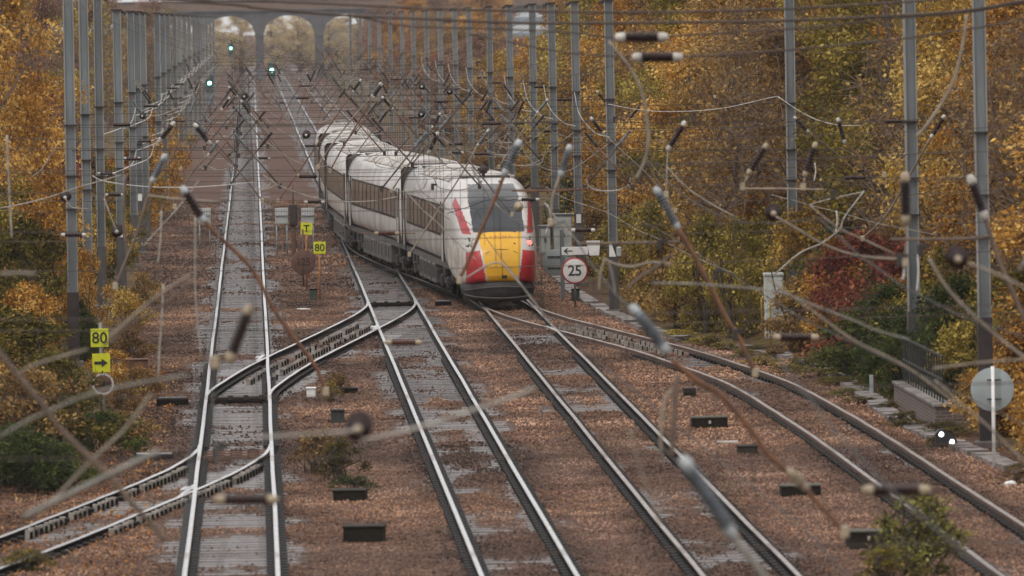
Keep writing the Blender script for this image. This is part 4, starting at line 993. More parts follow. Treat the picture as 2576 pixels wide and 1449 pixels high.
mb = MB(); mb.lathe(c + Vector((0, -.012, 0)), c + Vector((0, -.02, 0)), [(0, .25), (.5, .25), (1, .25)], 40)
ring = MB(); k = 40
vs = []; fs = []
for i in range(k):
    w = 2 * math.pi * i / k
    for r_, y in ((.205, -.014), (.25, -.014)): vs.append(c + Vector((r_ * math.cos(w), y, r_ * math.sin(w))))
for i in range(k): j = (i + 1) % k; fs.append((2 * i, 2 * j, 2 * j + 1, 2 * i + 1))
ring.add(vs, fs).build('rim', M['cap_white'], t)
mb = MB(); letters(mb, '149', .19, c + Vector((.03, -.016, -.01))); mb.build('numerals', M['black_paint'], t)
p = gnd(340, 942, -.15); t = thing('trough_box', p, 'rusty brown low box beside the yellow arrow board', 'box')
MB().box(p + Vector((0, 0, .2)), (.66, .5, .34), bev=.02).build('body', M['tube_rust'], t); MB().box(p + Vector((0, 0, .39)), (.7, .54, .04), bev=.01).build('lid', M['faded_board'], t)
# middle group
def yellow(x, y, yb, d, size, text, label, lean=0):
    b_ = at(x, yb, d); t = thing('speed_sign', b_, label, 'speed sign'); c = at(x, y, d)
    MB().tube([b_ - Vector((0, 0, .3)), c + Vector((0, .03, size * .62))], .030, 8).build('post', M['orange_post'], t)
    o = MB(); o.box((0, 0, 0), (size, .02, size), mtx=Matrix.Rotation(lean, 3, 'Y'), bev=.004); o.v = [tuple(Vector(q) + c) for q in o.v]; o.build('board', M['yellow_sign'], t)
    mb = MB(); letters(mb, text, size * .86, c + Vector((0, -.016, -.01))); mb.build('lettering', M['black_paint'], t)
yellow(771, 575, 703, 252, .39, 'T', 'yellow board with a black letter T beside the train', .08)
yellow(804, 623, 737, 244, .385, '80', 'yellow 80 board on an orange post in front of the train')
d = 250; c = at(763, 660, d); b_ = at(763, 706, d)
t = thing('round_sign', b_, 'dark rust-brown round 125 sign beside the yellow T board', 'sign')
MB().tube([b_ - Vector((0, 0, .2)), c + Vector((0, .03, 1.1))], .03, 8).build('post', M['faded_board'], t)
disc(t, c, .41, 'faded_board'); mb = MB(); letters(mb, '125', .36, c + Vector((0, -.016, 0)), space=.9); mb.build('numerals', mat('rust_dark', (.035, .022, .018)), t)
for x, yb, d, lab in ((708, 553, 292, 'white gridded panel left of the dark post behind the T board'), (774, 553, 290, 'white gridded panel right of the dark post behind the T board'), (514, 545, 300, 'white gridded panel left of the left track')):
    c = at(x, 533, d); b_ = Vector((c.x, c.y, -.2)); t = thing('gridded_panel', b_, lab, 'panel', 'white gridded panels')
    plate(t, c, .50, .30, 'white_paint', 'panel', .05); mb = MB()
    for q in range(5): mb.box(c + Vector((-.2 + q * .1, -.03, 0)), (.018, .012, .3))
    for q in range(4): mb.box(c + Vector((0, -.034, -.11 + q * .075)), (.5, .012, .016))
    mb.build('grid', M['sign_back'], t); MB().box(c + Vector((0, .2, -.3)), (.5, .35, .34), bev=.02).build('box', M['grey_paint'], t)
    for e in (-.2, .2): post(t, b_ + Vector((e, .1, 0)), c.z, .025, 'sign_back', 'leg')
b_ = at(739, 600, 286); b_.z = -.2; t = thing('relay_post', b_, 'dark rusty post between the white gridded panels', 'post')
MB().box(b_ + Vector((0, 0, 1.0)), (.16, .16, 2.0), bev=.02).build('column', M['faded_board'], t); MB().box(b_ + Vector((0, -.05, 1.75)), (.3, .2, .8), bev=.03).build('head', M['sleeve'], t); MB().tube([b_ + Vector((0, 0, 2)), b_ + Vector((0, 0, 2.9))], .03).build('spike', M['faded_board'], t)
def smallbox(p, w, dp, h, label, m_='green_box', lid='rail_side', name='lineside_box', cat='box', group=None):
    p = Vector(p); t = thing(name, p, label, cat, group)
    MB().box(p + Vector((0, 0, h / 2)), (w, dp, h), bev=min(.025, h * .15)).build('body', M[m_], t)
    MB().box(p + Vector((0, 0, h + .012)), (w + .03, dp + .03, .035), bev=.008).build('lid', M[lid], t)
    return t
smallbox(gnd(788, 755), .24, .25, .34, 'small green-black box at the foot of the middle 80 board')
smallbox(gnd(1448, 757), .26, .25, .36, 'small green-black box below the round 25 sign')
p = gnd(764, 777, -.12); o = MB(); o.box(p, (.22, .5, .03), mtx=Matrix.Rotation(.5, 3, 'Z')); tag(o.build('white_slab', M['white_paint'], None, p), 'white flat slab lying left of the middle track switch', 'slab')
t = smallbox(gnd(783, 1000), .22, .3, .22, 'little white box on the ballast beside the crossover', 'white_paint', 'white_paint')
# far right of the train: 25, arrow board, grey signs, cabinets
d = 234; c = at(1446, 681, d); b_ = Vector((c.x, c.y, -.2))
t = thing('speed_sign', b_, 'round white 25 sign with red ring under an arrow board', 'speed sign')
post(t, b_ + Vector((0, .06, 0)), 1.9, .035, 'tube_grey')
disc(t, c, .41, 'red_paint', 'red_ring'); disc(t, c + Vector((0, -.012, 0)), .365, 'white_paint', 'face', .012)
mb = MB(); letters(mb, '25', .46, c + Vector((0, -.024, -.01)), space=.92); mb.build('numerals', M['black_paint'], t)
c2 = at(1446, 631, d); plate(t, c2, .82, .25, 'white_paint', 'arrow_board')
mb = MB(); q = c2 + Vector((-.22, -.016, 0)); mb.box(q + Vector((.02, 0, 0)), (.26, .006, .03)); mb.prism([(-.13, 0), (-.02, .085), (.02, .085), (-.075, 0), (.02, -.085), (-.02, -.085)], -.004, .002, 0, q); mb.build('arrow', M['black_paint'], t)
d = 240; c = at(1397, 660, d); b_ = Vector((c.x + .12, c.y, -.2))
t = thing('round_sign', b_, 'grey back of a round sign beside the train nose', 'sign')
disc(t, c, .42, 'sign_back'); MB().box((b_.x + .1, b_.y - .04, 1.0), (.13, .06, 2.2)).build('post', M['steel'], t)
mb = MB(); mb.box(c + Vector((0, -.03, .18)), (.5, .02, .04)); mb.box(c + Vector((0, -.03, -.18)), (.5, .02, .04)); mb.build('bracket', M['iron'], t)
def cabinet(x, y, d, w, h, label, m_='grey_paint'):
    b_ = at(x, y, d); t = thing('equipment_cabinet', b_, label, 'cabinet')
    MB().box(b_ + Vector((0, .3, h / 2)), (w, .6, h), bev=.02).build('body', M[m_], t)
    MB().box(b_ + Vector((0, .3, h + .03)), (w + .06, .68, .06), bev=.01).build('roof', M['steel'], t)
    for s_ in (-1, 1):
        o = MB().box(b_ + Vector((s_ * w * .24, -.012, h * .5)), (w * .44, .03, h * .86), bev=.006).build('door', M[m_], t)
        MB().box(b_ + Vector((s_ * w * .06, -.04, h * .55)), (.02, .04, .14)).build('handle', M['iron'], o)
cabinet(1418, 652, 258, .62, 1.5, 'taller grey cabinet behind the round grey sign back')
cabinet(1372, 640, 262, .38, .95, 'grey cabinet close to the right side of the train')
t = thing('lamp_box', at(1493, 622, 228), 'pale tapered box lamp on the tall middle mast, left side', 'lamp box'); c = at(1493, 624, 228)
MB().prism([(-.22, .22), (.2, .22), (.16, -.22), (-.12, -.22)], -.12, .12, 0, c).build('shade', M['white_paint'], t); MB().box(c + Vector((.3, .05, 0)), (.3, .06, .06)).build('bracket', M['iron'], t)
t = thing('lamp_box', at(1541, 630, 228), 'small white wedge box on the tall middle mast, right side', 'lamp box'); c = at(1541, 632, 228)
MB().prism([(-.1, .2), (-.03, .22), (.1, -.16), (-.1, -.16)], -.1, .1, 0, c).build('shade', M['white_paint'], t); MB().box(c + Vector((.2, .05, -.02)), (.16, .12, .3), bev=.03).build('housing', M['grey_paint'], t)
# round sign back on the right
d = 148.5; c = at(2497, 980, d); b_ = at(2501, 1160, d)
t = thing('round_sign', b_, 'large pale grey back of a round sign on a white pole, right', 'sign')
disc(t, c + Vector((0, .05, 0)), .43, 'sign_back', 'disc', .02); MB().tube([b_ - Vector((0, 0, .25)), Vector((b_.x, b_.y, c.z + .46))], .038, 10).build('pole', M['white_paint'], t)
for s_ in (.19, -.19): MB().box(c + Vector((.03, -.01, s_)), (.28, .03, .03)).build('bracket', M['iron'], t)
# pale cabinet with yellow hand rail
b_ = at(1950, 852, 204); t = thing('equipment_cabinet', b_, 'tall pale grey cabinet with a yellow guard rail', 'cabinet')
MB().box(b_ + Vector((0, .3, .85)), (.50, .5, 1.72), bev=.02).build('body', M['pale_cab'], t)
MB().box(b_ + Vector((.05, .035, .85)), (.36, .03, 1.55), bev=.01).build('door', M['pale_cab'], t); MB().box(b_ + Vector((0, .3, 1.74)), (.54, .56, .07), bev=.01).build('roof', M['pale_cab'], t)
mb = MB(); q = b_ + Vector((0, -.15, 0)); mb.tube([q + Vector((-.14, 0, -.2)), q + Vector((-.14, 0, 1.05)), q + Vector((.30, 0, 1.05))], .022, 6); mb.tube([q + Vector((-.14, 0, .28)), q + Vector((.30, 0, .28))], .018, 6); mb.tube([q + Vector((-.34, .3, .3)), q + Vector((-.34, .3, 1.1)), q + Vector((-.28, .3, 1.14))], .025, 6)
mb.build('guard_rail', M['yellow_rail'], t)
b_ = at(1986, 790, 208); t = thing('point_heater_box', b_, 'small white fitting low on the dark mast beside the pale cabinet', 'box')
MB().box(b_ + Vector((0, 0, .05)), (.3, .2, .12), bev=.02).build('body', M['cap_white'], t); MB().box(b_ + Vector((.05, -.06, -.1)), (.08, .1, .2)).build('bracket', M['cap_tan'], t)
# brick wall with railing
wl = thing('brick_wall', (14.5, 167, -.2), 'low dark brick wall beside the concrete walkway', 'wall')
pts = [(14.62, 172.5), (14.45, 162.2)]
mt = Matrix.Rotation(math.atan2(.17, 10.3) * -1, 3, 'Z')
MB().box((14.72, 167.3, .07), (.34, 10.4, .56)).build('body', M['brick'], wl); MB().box((14.72, 167.3, .385), (.42, 10.5, .07), bev=.01).build('coping', M['concrete'], wl)
MB().box((15.1, 162.25, .07), (.42, .34, .56)).build('return', M['brick'], wl)
rl = thing('railing', (14.72, 167, .42), 'black iron railing standing on the low brick wall', 'railing')
for zz in (1.42, .92): MB().box((14.75, 167.3, zz), (.03, 10.2, .05)).build('rail', M['iron'], rl)
for k in range(16):
    y = 162.4 + k * .66; MB().box((14.75, y, .93), (.034, .03, 1.02)).build('bar', M['iron'], rl)
b_ = gnd(2193, 1001); t = thing('marker_post', b_, 'grey square marker post on the concrete walkway', 'post'); MB().box(b_ + Vector((0, 0, .26)), (.09, .09, .56), bev=.01).build('post', M['sign_back'], t); MB().box(b_ + Vector((.08, .05, .28)), (.07, .03, .32)).build('plate', M['faded_board'], t)
# ground signal
b_ = gnd(2380, 1128); t = thing('ground_signal', b_, 'black ground position signal showing two white lights', 'signal')
b_.z -= .02
MB().prism([(-.22, .05), (.22, .05), (.22, .2), (.16, .29), (-.06, .42), (-.15, .42), (-.22, .33)], -.1, .12, 0, b_).build('case', M['black_paint'], t)
MB().box(b_ + Vector((0, 0, .04)), (.3, .2, .1)).build('foot', M['iron'], t)
lw = glow('white_lamp', (1, .98, .95), 3.0)
for x, z in ((-.105, .325), (.115, .165)):
    c = b_ + Vector((x, -.11, z)); MB().lathe(c, c - Vector((0, .015, 0)), [(0, .058), (1, .05)], 20).build('lens', lw, t)
    o = MB(); o.tube([c + Vector((-.062, -.03, .0)), c + Vector((-.045, -.03, .045)), c + Vector((0, -.03, .064)), c + Vector((.045, -.03, .045)), c + Vector((.062, -.03, 0))], .012, 5); o.build('hood', M['black_paint'], t)
# green colour-light signals far off
lg = glow('green_lamp', (.35, 1.0, .85), 8.0); tealm = mat('signal_head', (.03, .09, .085), (.02, .06, .06), 3, .6)
for x, y, d, sz, lab in ((684, 178, 900, 1.5, 'largest of the green signals, in front of the bridge pier'), (527, 211, 740, 1.25, 'green signal beside the left-hand masts'), (581, 123, 1060, 1.2, 'smallest far green signal under the left bridge arch')):
    c = at(x, y, d); b_ = Vector((c.x, c.y, -.2)); t = thing('signal', b_, lab, 'signal')
    post(t, b_ + Vector((0, .2, 0)), c.z, .09, 'steel'); MB().box(c, (.62 * sz, .3, 1.35 * sz), bev=.12).build('head', tealm, t)
    q = c + Vector((0, -.17, .08)); MB().lathe(q, q - Vector((0, .04, 0)), [(0, .15 * sz), (1, .13 * sz)], 16).build('lens', lg, t)
    MB().box(q + Vector((0, -.15, .24 * sz)), (.5 * sz, .3, .04)).build('hood', tealm, t)
    MB().box(c + Vector((.05, .05, .85 * sz)), (.1, .1, .5)).build('bracket', M['iron'], t)
# ground-level cable boxes
for q, (x, y, w, h, rot, lab) in enumerate((
        (918, 1364, .70, .26, -.10, 'dark timber cable box in the lower middle, between tracks'), (882, 1262, .60, .18, -.12, 'dark cable box half hidden under the green bush'),
        (1786, 1076, .78, .20, 0, 'olive cable box with a pale bracket right of the right-hand track'), (2016, 1250, .74, .18, 0, 'cable box behind the rusty arm end, right ballast'),
        (1882, 1143, .40, .12, 0, 'small dark cable box right of the olive box'), (1736, 998, .28, .15, 0, 'smallest dark cable box beside the siding'),
        (2187, 1382, .72, .30, 0, 'largest dark cable box with a white tag, lower right'), (881, 990, .36, .07, 0, 'thin plank-like box beside the grass tuft'), (850, 1065, .30, .28, 0, 'dark grey box behind the blurred maroon disc'))):
    p = gnd(x, y); t = thing('cable_box', p, lab, 'cable box', 'cable boxes lying on the ballast'); mt = Matrix.Rotation(rot, 3, 'Z')
    h *= .78
    MB().box(p + Vector((0, .3, h / 2)), (w, .6, h + .1), mtx=mt, bev=.015).build('body', M['dark_timber' if q != 8 else 'iron'], t)
    MB().box(p + Vector((0, .3, h + .065)), (w + .03, .64, .03), mtx=mt, bev=.006).build('lid', M['lid_olive' if q in (2, 3, 6) else 'dark_timber'], t)
    if q in (2, 6): MB().box(p + Vector((0, -.012, h * .80)), (.05, .02, .07)).build('tag', M['cap_white'], t)
def lump(name, px, py, size, m_, label, cat):
    p = gnd(px, py); vs = []; o = MB(); k = 9; n_ = 5
    o.lathe(p + Vector((-size / 2, 0, size * .15)), p + Vector((size / 2, .1, size * .12)), [(0, size * .03), (.2, size * .2), (.4, size * .15), (.6, size * .26), (.85, size * .14), (1, size * .02)], 8)
    o.v = [(x, y, z + random.uniform(-.03, .03) * size * 2) for x, y, z in o.v]
    return tag(o.build(name, M[m_], None, p), label, cat)
lump('litter_bag', 166, 1392, .2, 'white_paint', 'crumpled white litter in the lower left ballast', 'litter')
lump('rubble', 345, 1072, .42, 'concrete', 'pale heap of rubble on the left bank', 'rubble')
lump('rubble', 315, 1000, .4, 'concrete', 'grey broken lump under the faded round sign', 'rubble')
lump('litter_bag', 2543, 1222, .26, 'white_paint', 'white bag lying by the walkway at the right edge', 'litter')
for q, (x, y, w) in enumerate(((1830, 1112, .45), (360, 1142, .28))):
    p = gnd(x, y, -.13); tag(MB().box(p, (w, .12, .05), bev=.01).build('pale_strip', M['cap_white'], None, p), ['pale strip lying on the right ballast', 'white strip lying left of the lower left switch'][q], 'strip')
# concrete trough walkway
wk = MB(); pts = [(10.45, 262), (10.45, 240), (11.3, 215), (13.0, 203.5), (14.1, 195), (14.3, 185), (14.25, 176), (14.1, 164), (14.45, 156), (14.8, 148), (15.1, 138)]
cp = curve([(x, y, 0) for x, y in pts], 14)
for a, b in zip(cp[:-1], cp[1:]):
    d_ = (b - a); L = d_.length
    z = float(gz(np.array([a.x]), np.array([a.y]))[0])
    if random.random() < .10: continue
    wk.box(((a.x + b.x) / 2 + random.uniform(-.04, .04), (a.y + b.y) / 2, -.14 + random.uniform(-.03, .015)), (.46, L - .04, .16), mtx=Matrix.Rotation(-math.atan2(d_.x, d_.y) + random.uniform(-.02, .02), 3, 'Z'))
tag(wk.build('walkway', M['concrete'], None, (14, 180, 0)), kind='structure')
# ------------------------------------------------------------------ trees and plants
def leaves(r, cl, n, sig, size, flat=.8):
    k = len(cl); ci = r.integers(0, k, n); c = np.array(cl)[ci]
    o = r.normal(0, 1, (n, 3)); o /= np.linalg.norm(o, axis=1, keepdims=True) + 1e-9
    o *= (r.uniform(0, 1, (n, 1)) ** .5) * np.array([1, 1, flat]) * sig * r.uniform(.7, 1.3, (n, 1)); c = c + o
    s_ = (.45 + 1.15 * r.uniform(0, 1, n) ** 1.6) * size; nrm = r.normal(0, 1, (n, 3)) + np.array([0, -.2, .35]); nrm /= np.linalg.norm(nrm, axis=1, keepdims=True)
    u = np.cross(nrm, r.normal(0, 1, (n, 3))); u /= np.linalg.norm(u, axis=1, keepdims=True) + 1e-9; w = np.cross(nrm, u)
    u *= s_[:, None]; w *= (s_ * .62)[:, None]
    return np.stack([c - u, c + w - .1 * u, c + u, c - w + .1 * u], 1).reshape(-1, 3)
def plant_mesh(seed, h, rx, n_cl, n_leaf, leaf, sig, low=.12, stems=1, twigs=5, top=1.0):
    r = np.random.default_rng(seed); rr = random.Random(seed); cl = []
    while len(cl) < n_cl:
        z = r.uniform(low, 1); a = r.uniform(0, 6.28)
        prof = math.sin(math.pi * min(1, max(.02, (z - low * .4) / (1.02 - low * .4))) ** .75) ** .6
        q = math.sqrt(r.uniform(.05, 1)) * prof * rx * r.uniform(.75, 1.12); cl.append((q * math.cos(a), q * math.sin(a), z * h * top))
    V = leaves(r, cl, n_leaf, sig, leaf); Fq = np.arange(len(V)).reshape(-1, 4)
    mb = MB()
    for s_ in range(stems):
        bx, by = (0, 0) if stems == 1 else (rr.uniform(-.3, .3) * rx, rr.uniform(-.3, .3) * rx)
        tops = h * .86; tr = h * .017 / math.sqrt(stems)
        path = [Vector((bx, by, -.3)), Vector((bx + rr.uniform(-.1, .1), by + rr.uniform(-.1, .1), h * .25)), Vector((bx * 1.3 + rr.uniform(-.25, .25), by * 1.3 + rr.uniform(-.25, .25), h * .55)), Vector((bx * 1.5 + rr.uniform(-.4, .4), by * 1.5, tops))]
        cv = curve(path, 4); k = len(cv); mb.tube(cv, tr, 6, 0, False, [tr * 1.5 * (1 - .9 * i / k) + .008 for i in range(k)])
        for i, c in enumerate(cl):
            if i % stems != s_: continue
            c = Vector(c); zz = max(.08 * h, c.z - (Vector((c.x, c.y)).length) * rr.uniform(.5, 1.0)); f = min(1, zz / tops); a = cv[min(k - 1, int(f * (k - 1)))]
            m_ = a.lerp(c, .5) + Vector((0, 0, -.08 * h * rr.uniform(0, .5)))
            w = tr * .5 * (1 - .6 * f) + .006
            mb.tube([a, m_, c], w, 4, 0, False, [w, w * .65, .008])
            for _ in range(twigs):
                d_ = Vector((rr.gauss(0, 1), rr.gauss(0, 1), rr.gauss(.35, .8))).normalized() * sig * rr.uniform(.7, 1.5)
                mb.tube([c, c + d_ * .5 + Vector((0, 0, .03)), c + d_], .008, 3, 0, False, [.011, .008, .004])
    return V, Fq, mb
PAL = {
 'golden': [(.06, .034, .009), (.22, .13, .025), (.46, .28, .052), (.74, .54, .18)],
 'orange': [(.06, .026, .008), (.26, .115, .022), (.52, .26, .05), (.78, .52, .17)],
 'olive': [(.035, .030, .008), (.13, .11, .021), (.29, .225, .042), (.58, .44, .12)],
 'brown': [(.05, .028, .015), (.17, .095, .042), (.31, .19, .075), (.50, .33, .12)],
 'red': [(.07, .022, .018), (.19, .05, .04), (.30, .10, .065), (.42, .21, .11)],
 'green': [(.012, .02, .008), (.035, .052, .018), (.075, .10, .03), (.15, .155, .045)],
 'russet': [(.05, .026, .010), (.17, .088, .026), (.36, .20, .055), (.62, .42, .15)],
 'scrub': [(.018, .017, .005), (.062, .055, .013), (.14, .115, .028), (.28, .21, .06)],
 'weed': [(.05, .05, .012), (.13, .13, .028), (.26, .25, .06), (.46, .42, .14)],
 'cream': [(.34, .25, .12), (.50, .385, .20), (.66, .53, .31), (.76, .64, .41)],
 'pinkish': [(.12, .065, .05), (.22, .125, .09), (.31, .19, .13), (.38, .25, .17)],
 'yellow': [(.16, .11, .015), (.36, .26, .03), (.56, .42, .05), (.68, .54, .10)]}
LM = {k: leafmat('leaf_' + k, v) for k, v in PAL.items()}
KIND = {  # mesh families
 'tall': [plant_mesh(11 + i, 10, 3.0, 66, 27000, .062, .74, twigs=12) for i in range(3)],
 'twiggy': [plant_mesh(31 + i, 9.5, 2.7, 80, 7000, .07, .85, stems=3, twigs=16) for i in range(2)],
 'bush': [plant_mesh(51 + i, 3.2, 1.6, 40, 8500, .055, .45, low=.04, stems=3, twigs=7) for i in range(3)],
 'bramble': [plant_mesh(71 + i, 1.3, 1.25, 30, 4800, .042, .34, low=.02, stems=4, twigs=7) for i in range(2)],
 'small': [plant_mesh(91 + i, 1.0, .62, 26, 2300, .028, .19, low=.02, stems=6, twigs=9) for i in range(2)]}
for k in KIND:
    out = []
    for V, Fq, mb in KIND[k]:
        cm = npmesh('crown', V, Fq, LM['golden']); o = mb.build('trunk', M['bark' if k in ('bush', 'bramble', 'small') else 'twig']); tm = o.data; bpy.data.objects.remove(o); out.append((cm, tm))
    KIND[k] = out
cnt = {}
def plant(kind, col, x, y, sx, sz, label, cat='tree', name='tree', group=None, z=None, v=None):
    cm, tm = KIND[kind][(cnt.get(kind, 0) if v is None else v) % len(KIND[kind])]; cnt[kind] = cnt.get(kind, 0) + 1
    z = float(gz(np.array([x]), np.array([y]))[0]) if z is None else z
    t = thing(name, (x, y, z), label, cat, group, random.uniform(0, 6.28), local=True); t.scale = (sx, sx, sz)
    for nm, me in (('trunk' if kind not in ('bramble', 'small', 'bush') else 'stems', tm), ('crown', cm)):
        o = link(nm, me, t)
        if nm == 'crown': o.material_slots[0].link = 'OBJECT'; o.material_slots[0].material = LM[col]
    return t
def proj(x, y, z):
    v = Vector((x, y, z - H)); c = Vector((_X.x * v.x + _Y.x * v.y + _Z.x * v.z, _X.y * v.x + _Y.y * v.y + _Z.y * v.z, _X.z * v.x + _Y.z * v.y + _Z.z * v.z))
    return 1288 + F * c.x / -c.z, 724.5 - F * c.y / -c.z
rw = random.Random(5)
DESC = {'golden': 'golden-leaved', 'orange': 'orange-leaved', 'olive': 'olive-green', 'brown': 'brown twiggy', 'red': 'dark red', 'pinkish': 'hazy pinkish-brown', 'yellow': 'bright yellow', 'green': 'dark green', 'scrub': 'dull olive', 'russet': 'russet-brown'}
TW = []
def wood(y, x, kind, col, sx, sz, zone):
    px, py = proj(x, y, 4)
    wd = 3.2 * sx * F / y
    if px - wd > 3300 or px + wd < 1000: return
    if 1215 < px < 1500 and y > 345:
        lim = 8.96 - (118 - (1288 - px) * .0 - (50 - (px - 632) * .02)) / (F / y)
        sz = min(sz, max(.25, (lim - float(gz(np.array([x]), np.array([y]))[0])) / 10.6))
    TW.append((zone, px, y, x, kind, col, sx, sz))
# near wood right of the siding
y = 152.0
while y < 345:
    e = float(edge_r(y))
    for row, off in enumerate((3.6, 7.2, 12.5)):
        xx = e + off + rw.uniform(-.8, .8); yy = y + rw.uniform(-2, 2)
        if yy < 214: xx = max(xx, 18.0 + off - 3.6)
        col = rw.choice(['golden', 'orange', 'orange', 'olive', 'russet', 'brown', 'russet'] if row else ['golden', 'orange', 'russet', 'brown', 'olive', 'brown', 'russet'])
        kind = 'twiggy' if col == 'brown' else 'tall'
        wood(yy, xx, kind, col, rw.uniform(.8, 1.08), rw.uniform(.92, 1.2) * (.85 if row == 0 else 1.0 + .06 * row), ('front', 'second', 'back')[row])
    y += 6.5 if y < 230 else 9
# distant wood on the right, lower and hazier
y = 350.0
while y < 1080:
    for row, off in enumerate((2.2, 7.0, 13)):
        xx = 11.5 + off + rw.uniform(-1.2, 1.2) + (y - 350) * .004; yy = y + rw.uniform(-6, 6)
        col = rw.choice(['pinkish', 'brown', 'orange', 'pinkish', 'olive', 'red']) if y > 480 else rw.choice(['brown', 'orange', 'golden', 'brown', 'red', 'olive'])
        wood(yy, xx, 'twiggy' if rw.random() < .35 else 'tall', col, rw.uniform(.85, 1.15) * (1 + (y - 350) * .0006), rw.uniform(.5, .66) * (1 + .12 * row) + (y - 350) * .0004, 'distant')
    y += 17 + (y - 350) * .055
for zone, where in (('front', 'front edge of right wood'), ('second', 'second rank of right wood'), ('back', 'back of right wood'), ('distant', 'distant bank right of tracks')):
    L = sorted([q for q in TW if q[0] == zone], key=lambda q: -q[1])
    n_ = {}
    for (_, px, yy, xx, kind, col, sx, sz) in L:
        n_[col] = n_.get(col, 0) + 1; k = n_[col] - 1
        plant(kind, col, xx, yy, sx, sz, f'{DESC[col]} tree, {where}, {("rightmost" if k == 0 else ORD[k] + " from right")} of its colour', group=f'trees in the {where}')
# undergrowth of the right-hand wood
BU = []
y = 150.0
while y < 300:
    e = float(edge_r(y))
    for off in (1.5, 3.2):
        BU.append((y + rw.uniform(-1.5, 1.5), e + off + rw.uniform(-.3, .3), rw.choice(['brown', 'olive', 'golden', 'orange', 'green', 'olive', 'brown']), rw.uniform(.65, 1.0), rw.uniform(.6, 1.05)))
    y += 4.6 if y < 235 else 8
n_ = {}
for (yy, xx, col, sx, sz) in sorted(BU, key=lambda q: -proj(q[1], q[0], 1)[0]):
    px, _ = proj(xx, yy, 1)
    if px > 3000: continue
    if 1890 < px < 2030 and yy < 206 or (2200 < px < 2390 and xx < 15.9 and yy < 175): continue
    n_[col] = n_.get(col, 0) + 1; k = n_[col] - 1
    plant('bush', col, xx, yy, sx, sz, f'{DESC[col]} bush at foot of right wood, {("rightmost" if k == 0 else ORD[k] + " from right")} of its colour', 'bush', 'bush', 'undergrowth of the right-hand wood')
plant('bush', 'red', 15.35, 191, 1.1, 1.0, 'crimson bush right of the pale cabinet', 'bush', 'bush')
plant('bush', 'red', 16.5, 188, 1.1, .95, 'crimson and orange bush in front of the second right-hand mast', 'bush', 'bush')
plant('bush', 'green', 15.0, 184, 1.0, .72, 'dark green ivy mass behind the walkway', 'ivy', 'ivy_bush')
plant('bush', 'green', 15.25, 178, .8, .62, 'dark green ivy at the far end of the brick wall', 'ivy', 'ivy_bush')
plant('bush', 'green', 14.9, 174, .5, .62, 'green ivy climbing the left end of the railing', 'ivy', 'ivy_bush')
plant('bush', 'orange', 15.9, 160, .7, .7, 'bright orange bush right of the railing', 'bush', 'bush')
plant('bush', 'orange', 16.2, 151.5, .8, .75, 'orange-brown bush behind the round sign back', 'bush', 'bush')
plant('bush', 'green', 12.6, 222, .6, .42, 'dark green shrub on the verge above the siding', 'shrub', 'shrub')
# left bank
plant('tall', 'orange', -7.0, 203, .82, 1.06, 'big orange and green tree filling the left edge', v=0)
plant('tall', 'olive', -7.9, 192, .75, .70, 'olive tree low at the left edge', v=1)
plant('tall', 'orange', -7.6, 226, .8, .78, 'orange tree leaning out behind the left edge tree', v=2)
plant('bush', 'red', -7.4, 258, 1.1, 1.75, 'bright red bush left of the nearest left-hand mast', 'bush', 'bush')
plant('bush', 'red', -7.9, 272, 1.2, 1.5, 'second red bush behind the nearest left-hand mast', 'bush', 'bush')
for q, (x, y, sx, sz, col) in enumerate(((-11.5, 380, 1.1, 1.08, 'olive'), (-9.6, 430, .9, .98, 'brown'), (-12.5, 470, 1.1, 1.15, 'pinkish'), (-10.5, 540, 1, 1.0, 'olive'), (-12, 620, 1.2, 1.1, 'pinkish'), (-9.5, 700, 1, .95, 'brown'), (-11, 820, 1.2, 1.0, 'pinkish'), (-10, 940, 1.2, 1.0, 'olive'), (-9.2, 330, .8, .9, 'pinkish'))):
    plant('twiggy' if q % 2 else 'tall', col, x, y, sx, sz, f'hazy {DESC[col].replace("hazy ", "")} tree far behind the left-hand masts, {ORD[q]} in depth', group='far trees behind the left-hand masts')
for q, (x, y, sx, sz, col) in enumerate(((-5.2, 318, .95, 1.1, 'orange'), (-5.0, 350, .95, 1.25, 'orange'), (-6.2, 300, .8, 1.0, 'olive'), (-6.3, 282, .8, 1.1, 'brown'), (-5.0, 390, 1.0, 1.35, 'orange'), (-5.0, 425, 1.0, 1.2, 'golden'), (-6.2, 470, 1.1, 1.2, 'olive'), (-6.2, 520, 1.2, 1.1, 'golden'), (-6.6, 262, .8, .9, 'olive'), (-6.3, 245, .85, .85, 'golden'))):
    plant('bush', col, x, y, sx, sz, f'{DESC[col]} bush seen between the left-hand masts, {ORD[q]} of the line', 'bush', 'bush', 'bushes between the left-hand masts')
for q, (x, y, sx, sz, col) in enumerate(((-5.5, 240, .6, .5, 'scrub'), (-5.4, 252, .62, .62, 'golden'), (-5.3, 263, .66, .6, 'olive'), (-5.2, 276, .7, .66, 'golden'), (-5.3, 288, .7, .8, 'olive'), (-5.2, 302, .7, .7, 'scrub'), (-5.5, 322, .8, .9, 'golden'), (-5.4, 340, .8, .9, 'olive'))):
    plant('bush', col, x, y, sx, sz, f'{DESC[col]} low bush close behind the left mast feet, {ORD[q]} in depth', 'bush', 'bush', 'low bushes by the left mast feet')
rv = random.Random(9)
for q in range(22):
    y = 140 + q * 3.4 + (6 if 8 < q * 3.4 < 18 else 0); x = float(edge_r(y)) - rv.uniform(.1, 1.0); c_ = rv.choice(['scrub', 'weed', 'brown', 'scrub'])
    if 147 < y < 156: continue
    plant('small', c_, x, y, rv.uniform(.4, .8), rv.uniform(.16, .32), f'{ {"scrub": "dull olive", "weed": "yellow-green", "brown": "brown"}[c_] } weed clump beside the concrete walkway, {ORD[q]} from the front', 'weed clump', 'weed_clump', 'weeds beside the walkway')
